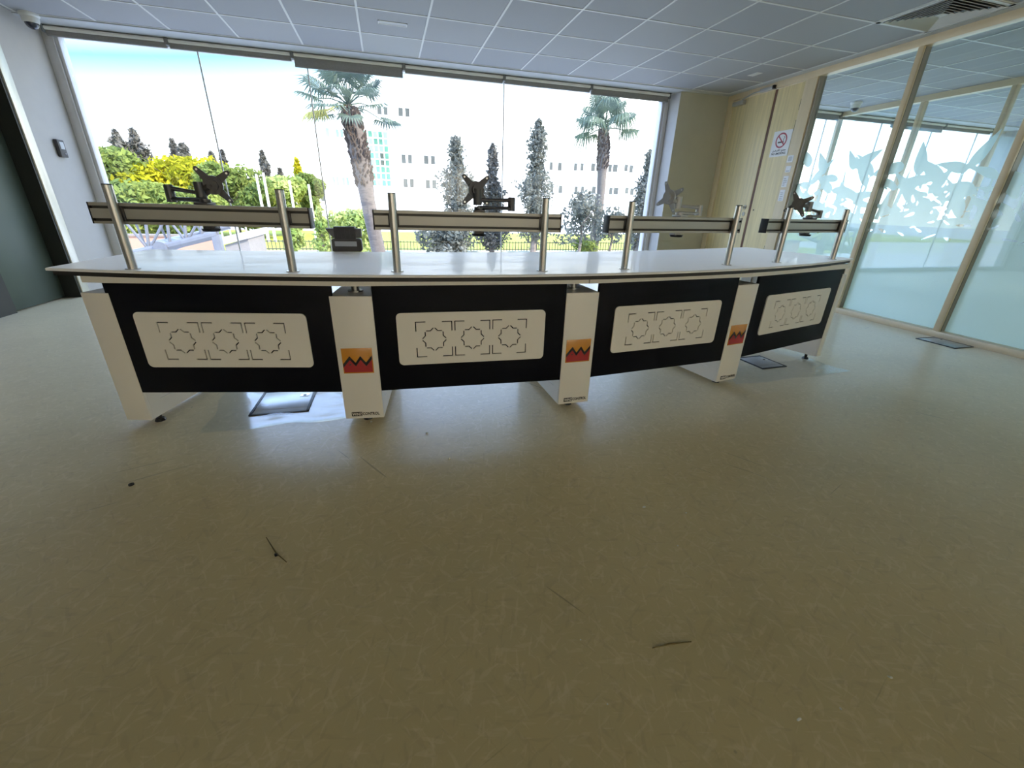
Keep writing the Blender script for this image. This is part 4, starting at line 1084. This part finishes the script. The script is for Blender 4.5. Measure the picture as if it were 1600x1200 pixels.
# --- palms
def palm(path, radii, Y, label, seed, nf, pet, fan, hairy, gap=.0):
    pts = [at(x, y, Y) for x, y in path]
    b = pts[0]
    base = Vector((b.x+(b.x-pts[1].x)*.6, Y, GZ)); pts = [base]+pts
    radii = [radii[0]*1.1]+list(radii)
    t = thing('palm_tree', label, 'palm tree', tuple(base))
    g = G(); g.tube(pts, radii, 14); g.obj('trunk', M['palm_smooth'], t)
    # fibrous skirt of old leaf bases on the upper trunk
    r = random.Random(seed); V = []; F = []
    seg = [(pts[i], pts[i+1], radii[i], radii[i+1]) for i in range(len(pts)-1)]
    tot = sum((s_[1]-s_[0]).length for s_ in seg); z_lo = hairy
    top = pts[-1]
    for k in range(900):
        i = r.randrange(len(seg)); a_, b_, r0, r1 = seg[i]; f = r.random(); p = a_.lerp(b_, f); rr = r0+(r1-r0)*f
        if p.z < z_lo: continue
        an = r.uniform(0, 2*PI); o = Vector((math.cos(an), math.sin(an), 0)); s_ = Vector((-o.y, o.x, 0))
        q = p+o*rr*.9; L = rr*r.uniform(.3, .62); w = rr*.2
        i0 = len(V); V += [q-s_*w, q+s_*w, q+o*L*.55+Vector((0, 0, L))+s_*w*.4, q+o*L*.75+Vector((0, 0, L*.6)), q+o*L*.2-Vector((0, 0, L*.3))]
        F += [(i0, i0+1, i0+2), (i0, i0+2, i0+3), (i0, i0+3, i0+4), (i0+1, i0+4, i0+3, i0+2), (i0, i0+4, i0+1)]
    rawmesh('leaf_base_skirt', V, F, M['palm_bark'], t)
    for k in range(nf):
        az = 2*PI*(k*.381966)+r.uniform(-.2, .2) if not (seed == 1 and k > nf-3) else PI+.5*(k-nf+2); f = k/(nf-1)
        el = math.radians(82-(102 if seed == 1 else 88)*f+r.uniform(-8, 8))
        V = []; F = []
        d = Vector((math.cos(az)*math.cos(el), math.sin(az)*math.cos(el), math.sin(el)))
        side = Vector((-math.sin(az), math.cos(az), 0)); upv = side.cross(d)*-1
        if upv.z < 0: upv = -upv
        L = pet*r.uniform(.75, 1.1); p0 = top+Vector((0, 0, .05)); tip = p0+d*L+Vector((0, 0, -.12*L*math.cos(el)))
        gp = G(); gp.tube([p0, p0+d*L*.5+Vector((0, 0, .01)), tip], [.028*fan, .022*fan, .014*fan], 5)
        V = [Vector(v) for v in gp.v]; F = list(gp.f)
        ns = 26; R = fan*r.uniform(.8, 1.1)
        for q in range(ns):
            a = math.radians(-125+250*q/(ns-1)); dd = (d*math.cos(a)+side*math.sin(a)).normalized()
            ln = R*(.72+.28*math.cos(a*.7))*r.uniform(.9, 1.06); w = R*.040; s2 = dd.cross(upv).normalized()
            pm = tip+dd*ln*.6+upv*.04*R; dr = R*(r.uniform(.10, .28) if seed == 1 else r.uniform(.35, .7))
            pe = tip+dd*ln*.92+Vector((0, 0, -dr))
            i0 = len(V); V += [tip, pm-s2*w, pm+upv*w*.5, pm+s2*w, pe]
            F += [(i0, i0+1, i0+2), (i0, i0+2, i0+3), (i0+1, i0+4, i0+2), (i0+2, i0+4, i0+3)]
        o = rawmesh('frond', V, F, M['palm_old'] if f > .93 and seed == 1 else M['palm_leaf'], t)
        if f > .93 and seed == 1: o['label'] = 'yellowed hanging frond'
palm([(592, 395), (582, 350), (573, 305), (566, 262), (557, 220), (549, 186), (545, 168)], [.17, .17, .17, .195, .205, .19, .13], 11.5, 'nearer palm tree with shaggy trunk behind the left half of the window', 1, 26, .74, .56, at(570, 292, 11.5).z)
palm([(926, 392), (934, 340), (939, 300), (941, 262), (943, 240), (943, 215), (943, 202)], [.30, .27, .23, .27, .30, .26, .2], 24, 'farther palm tree with drooping fronds near the right window jamb', 2, 15, 1.15, 1.25, at(940, 268, 24).z)
pp = Vector((13.2, 15.5, 2.3))
def px_of(p):
    q = p-CAM; return (800+FPX*q.dot(RT)/q.dot(FW), 600-FPX*q.dot(UP)/q.dot(FW))
palm([px_of(Vector((13.2, 15.5, z))) for z in (-1.0, .2, 1.4, 2.4)], [.22, .22, .24, .2], 15.5, 'palm tree seen through the frosted partition beyond the next room', 3, 26, .95, .9, .3)

# --- fence
fe = thing('iron_fence', 'low dark iron picket fence across the lawn behind the trees', 'fence', (8, 24, GZ))
FY = 24.0; zb = at(700, 391, FY).z; zt_ = at(700, 376, FY).z
x0, x1 = at(395, 385, FY).x, at(1015, 385, FY).x+14
g = G(); g.box((x0, FY-.15, GZ), (x1, FY+.15, zb-.02)); g.obj('fence_kerb', M['kerb'], fe)
for z in (zb+.06, zt_-.08):
    g = G(); g.box((x0, FY-.02, z-.02), (x1, FY+.02, z+.02)); g.obj('fence_rail', M['iron'], fe)
g = G(); n = int((x1-x0)/.17)
for k in range(n):
    x = x0+.17*k; g.box((x-.016, FY-.016, zb-.02), (x+.016, FY+.016, zt_-.02))
pk = g.obj('fence_pickets', M['iron'], fe); pk['kind'] = 'stuff'
k = 0
x = x0
while x < x1:
    g = G(); g.box((x-.04, FY-.04, zb-.05), (x+.04, FY+.04, zt_+.10), bev=.008); g.obj('fence_post', M['iron'], fe); x += 2.9

# --- white building
def block(name, label, x0, x1, y0, y1, z1):
    t = thing(name, label, 'building', ((x0+x1)/2, (y0+y1)/2, GZ))
    g = G(); g.box((x0, y0, GZ), (x1, y1, z1)); g.box((x0-.2, y0-.2, z1), (x1+.2, y1+.2, z1+.5)); g.obj('facade', M['facade'], t)
    return t
BY = 55.0
bl_ = at(502, 160, BY).x; br_ = at(720, 250, BY).x
bA = block('white_building', 'tall white building with green glazed stair bay behind the nearer palm', bl_, br_, BY, BY+14, at(600, 136, BY).z)
def wins(t, Y, rects, mname='win_grey'):
    for (x0, y0, x1, y1) in rects:
        p = at(x0, y0, Y); q = at(x1, y1, Y)
        za, zb_ = min(p.z, q.z), max(p.z, q.z)
        w = q.x-p.x
        g = G(); g.box((p.x-.08, Y-.05, za-.08), (q.x+.08, Y+.02, za)); g.box((p.x-.08, Y-.05, zb_), (q.x+.08, Y+.02, zb_+.08)); g.box((p.x-.08, Y-.05, za), (p.x, Y+.02, zb_)); g.box((q.x, Y-.05, za), (q.x+.08, Y+.02, zb_))
        (g.box((p.x+w*.40, Y-.05, za), (p.x+w*.62, Y+.02, zb_)) if x1-x0 > 8 else None)
        f = g.obj('window', M['facade'], t)
        g = G(); g.box((p.x, Y-.02, za), (q.x, Y+.0, zb_)); g.obj('pane', M[mname], f)
wins(bA, BY, [(589, 166, 606, 180), (622, 168, 640, 183), (627, 241, 644, 256), (662, 243, 680, 257), (630, 279, 647, 293), (665, 281, 682, 295)])
wins(bA, BY, [(508, 200, 515, 214), (524, 202, 537, 215), (519, 276, 530, 290), (534, 277, 546, 290)], 'win_green_lt')
# glazed stair bay
p = at(566, 204, BY); q = at(612, 292, BY); cols, rows = 5, 8
bay = None
g = G(); g.box((p.x-.1, BY-.6, q.z-.1), (q.x+.1, BY, p.z+.1)); bay = g.obj('stair_bay', M['facade'], bA)
r = random.Random(5); W = (q.x-p.x)/cols; H = (p.z-q.z)/rows
for a in range(cols):
    for b in range(rows):
        mm = r.choice(['win_green', 'win_green', 'win_green_lt', 'win_green_lt', 'win_dark' if a > 2 else 'win_green_lt'])
        g = G(); g.box((p.x+a*W+.07, BY-.64, q.z+b*H+.07), (p.x+(a+1)*W-.07, BY-.6, q.z+(b+1)*H-.07)); g.obj('glazing_panel', M[mm], bay)
bB = block('white_wing', 'long low white wing with two rows of grey windows behind the farther palm', at(735, 250, 62).x, at(1075, 250, 62).x, 62, 76, at(900, 236, 62).z)
ra = [(859, 253, 863, 266), (872, 254, 877, 267), (897, 255, 901, 267), (907, 255, 911, 267), (924, 255, 929, 268), (932, 256, 936, 268), (951, 257, 955, 269), (958, 257, 964, 269), (976, 257, 980, 268), (984, 258, 988, 270)]
wins(bB, 62, ra); wins(bB, 62, [(x0+1, y0+36, x1+1, y1+35) for x0, y0, x1, y1 in ra])
# low white annex at the left foot of the building
t = thing('white_annex', 'low white annex at the left foot of the tall white building', 'building', (at(505, 300, 50).x, 52, GZ))
a_, b_ = at(488, 291, 50), at(640, 291, 50); g = G(); g.box((a_.x, 50, GZ), (b_.x, 54, a_.z)); g.obj('wall', M['facade'], t)
p = at(505, 308, 50); g = G(); g.box((p.x-.2, 49.94, p.z-.35), (p.x+.2, 50, p.z+.35)); g.obj('wall_lamp', M['win_grey'], t)

# --- steel truss, salmon wall, kiosk at lower left
TY = 11.0
tr = thing('steel_truss', 'pale grey steel truss outside behind the left rail, above a salmon wall', 'truss', tuple(at(275, 392, TY)))
bot = [at(196, 399, TY), at(258, 386, TY), at(300, 376, TY), at(340, 366, TY)]
topc = [at(190, 340, TY), at(250, 338, TY), at(296, 339, TY), at(338, 341, TY)]
g = G(); g.tube(bot, .085, 10); g.obj('bottom_chord', M['truss'], tr)
g = G(); g.tube(topc, .06, 10); g.obj('top_chord', M['truss'], tr)
g2 = [Vector(p)+Vector((0, .9, .12)) for p in bot]
g = G(); g.tube(g2, .06, 10); g.obj('rear_chord', M['truss'], tr)
def lerpc(ch, f):
    f = f*(len(ch)-1); i = min(len(ch)-2, int(f)); return Vector(ch[i]).lerp(Vector(ch[i+1]), f-i)
for k in range(6):
    f = k/5
    g = G(); g.tube([lerpc(bot, f), lerpc(topc, f)], .03, 8); g.obj('truss_upright', M['truss'], tr)
    if k < 5:
        g = G(); g.tube([lerpc(bot, f if k % 2 else f+.2), lerpc(topc, f+.2 if k % 2 else f)], .026, 8); g.obj('truss_diagonal', M['truss'], tr)
        g = G(); g.tube([lerpc(g2, f), lerpc(topc, f+.1)], .022, 8); g.obj('truss_diagonal', M['truss'], tr)
g = G(); c_ = lerpc(bot, .31); g.cyl((c_.x, TY-.1, c_.z), (c_.x, TY+.95, c_.z+.05), .13, n=12); g.obj('node_joint', M['truss'], tr)
for f in (.02, .98):
    p = lerpc(bot, f); g = G(); g.box((p.x-.08, TY-.08, GZ), (p.x+.08, TY+.08, p.z), bev=.01); g.obj('truss_support', M['truss'], tr)
a_, b_ = at(195, 369, 18), at(336, 368, 18)
g = G(); g.box((a_.x-2, 18, GZ), (b_.x, 18.3, a_.z)); sw = thing('salmon_wall', 'low salmon coloured wall outside behind the steel truss', 'wall', ((a_.x+b_.x)/2, 18.1, GZ)); g.obj('wall_body', M['salmon'], sw)
g = G(); g.box((a_.x-2, 17.95, a_.z), (b_.x+.04, 18.35, a_.z+.06)); g.obj('coping', M['bark'], sw)
kx0, kx1 = at(347, 365, 16), at(386, 365, 16)
kk = thing('grey_kiosk', 'small grey kiosk with railed sloping roof edge left of the lawn', 'kiosk', ((kx0.x+kx1.x)/2, 16.5, GZ))
z0_, z1_ = at(350, 383, 16).z, at(386, 372, 16).z
g = G(); g.prism([(kx0.x, GZ), (kx1.x, GZ), (kx1.x, z1_), (kx0.x, z0_)], 16, 18, 0, None, 1); g.obj('kiosk_body', M['kiosk_dark'], kk)
g = G(); g.prism([(kx0.x-.1, z0_), (kx1.x+.05, z1_), (kx1.x+.05, z1_+.22), (kx0.x-.1, z0_+.22)], 15.9, 18.1, 0, None, 1); g.obj('kiosk_roof', M['kiosk'], kk)
for k in range(4):
    f = k/3; x = kx0.x+(kx1.x-kx0.x)*f; z = z0_+(z1_-z0_)*f+.22
    g = G(); g.box((x-.02, 15.98, z), (x+.02, 16.02, z+.2)); g.obj('railing_post', M['kiosk'], kk)
g = G(); g.prism([(kx0.x-.02, z0_+.40), (kx1.x+.02, z1_+.40), (kx1.x+.02, z1_+.44), (kx0.x-.02, z0_+.44)], 15.97, 16.03, 0, None, 1); g.obj('railing_bar', M['kiosk'], kk)

# ================================================================== LIGHT
w = bpy.data.worlds.new('sky'); scn.world = w; w.use_nodes = True
nt = w.node_tree; nt.nodes.clear(); L = nt.links.new
out = nn(nt, 'ShaderNodeOutputWorld'); bg = nn(nt, 'ShaderNodeBackground'); tc = nn(nt, 'ShaderNodeTexCoord'); sx = nn(nt, 'ShaderNodeSeparateXYZ')
L(tc.outputs['Generated'], sx.inputs[0])
# brighter towards the sun side (+x) and horizon, lifted above view to light desk
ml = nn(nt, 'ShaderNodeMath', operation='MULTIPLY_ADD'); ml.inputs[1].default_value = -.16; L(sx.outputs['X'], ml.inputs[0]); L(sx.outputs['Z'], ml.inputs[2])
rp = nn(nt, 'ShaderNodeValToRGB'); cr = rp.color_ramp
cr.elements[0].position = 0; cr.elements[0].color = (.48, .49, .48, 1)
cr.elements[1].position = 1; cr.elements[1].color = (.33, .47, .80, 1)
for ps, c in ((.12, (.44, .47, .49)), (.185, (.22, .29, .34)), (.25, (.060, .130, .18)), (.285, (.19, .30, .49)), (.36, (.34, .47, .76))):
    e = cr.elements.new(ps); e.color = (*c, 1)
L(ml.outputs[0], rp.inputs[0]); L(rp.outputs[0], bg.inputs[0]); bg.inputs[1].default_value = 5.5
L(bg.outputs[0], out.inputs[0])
sd = bpy.data.lights.new('sun', 'SUN'); sd.energy = 5.9; sd.angle = math.radians(.6); sd.color = (1, .88, .70)
so = bpy.data.objects.new('sun', sd); COL.objects.link(so)
so.rotation_euler = Vector((.62, -.50, .60)).to_track_quat('Z', 'Y').to_euler()

scn.view_settings.view_transform = 'Standard'; scn.view_settings.look = 'None'
scn.view_settings.exposure = 0.70; scn.view_settings.gamma = 1.0
scn.view_settings.use_curve_mapping = False
scn.cycles.max_bounces = 10; scn.cycles.diffuse_bounces = 6; scn.cycles.glossy_bounces = 5; scn.cycles.transparent_max_bounces = 24
scn.cycles.sample_clamp_indirect = 6
scn.cycles.caustics_reflective = False; scn.cycles.caustics_refractive = False
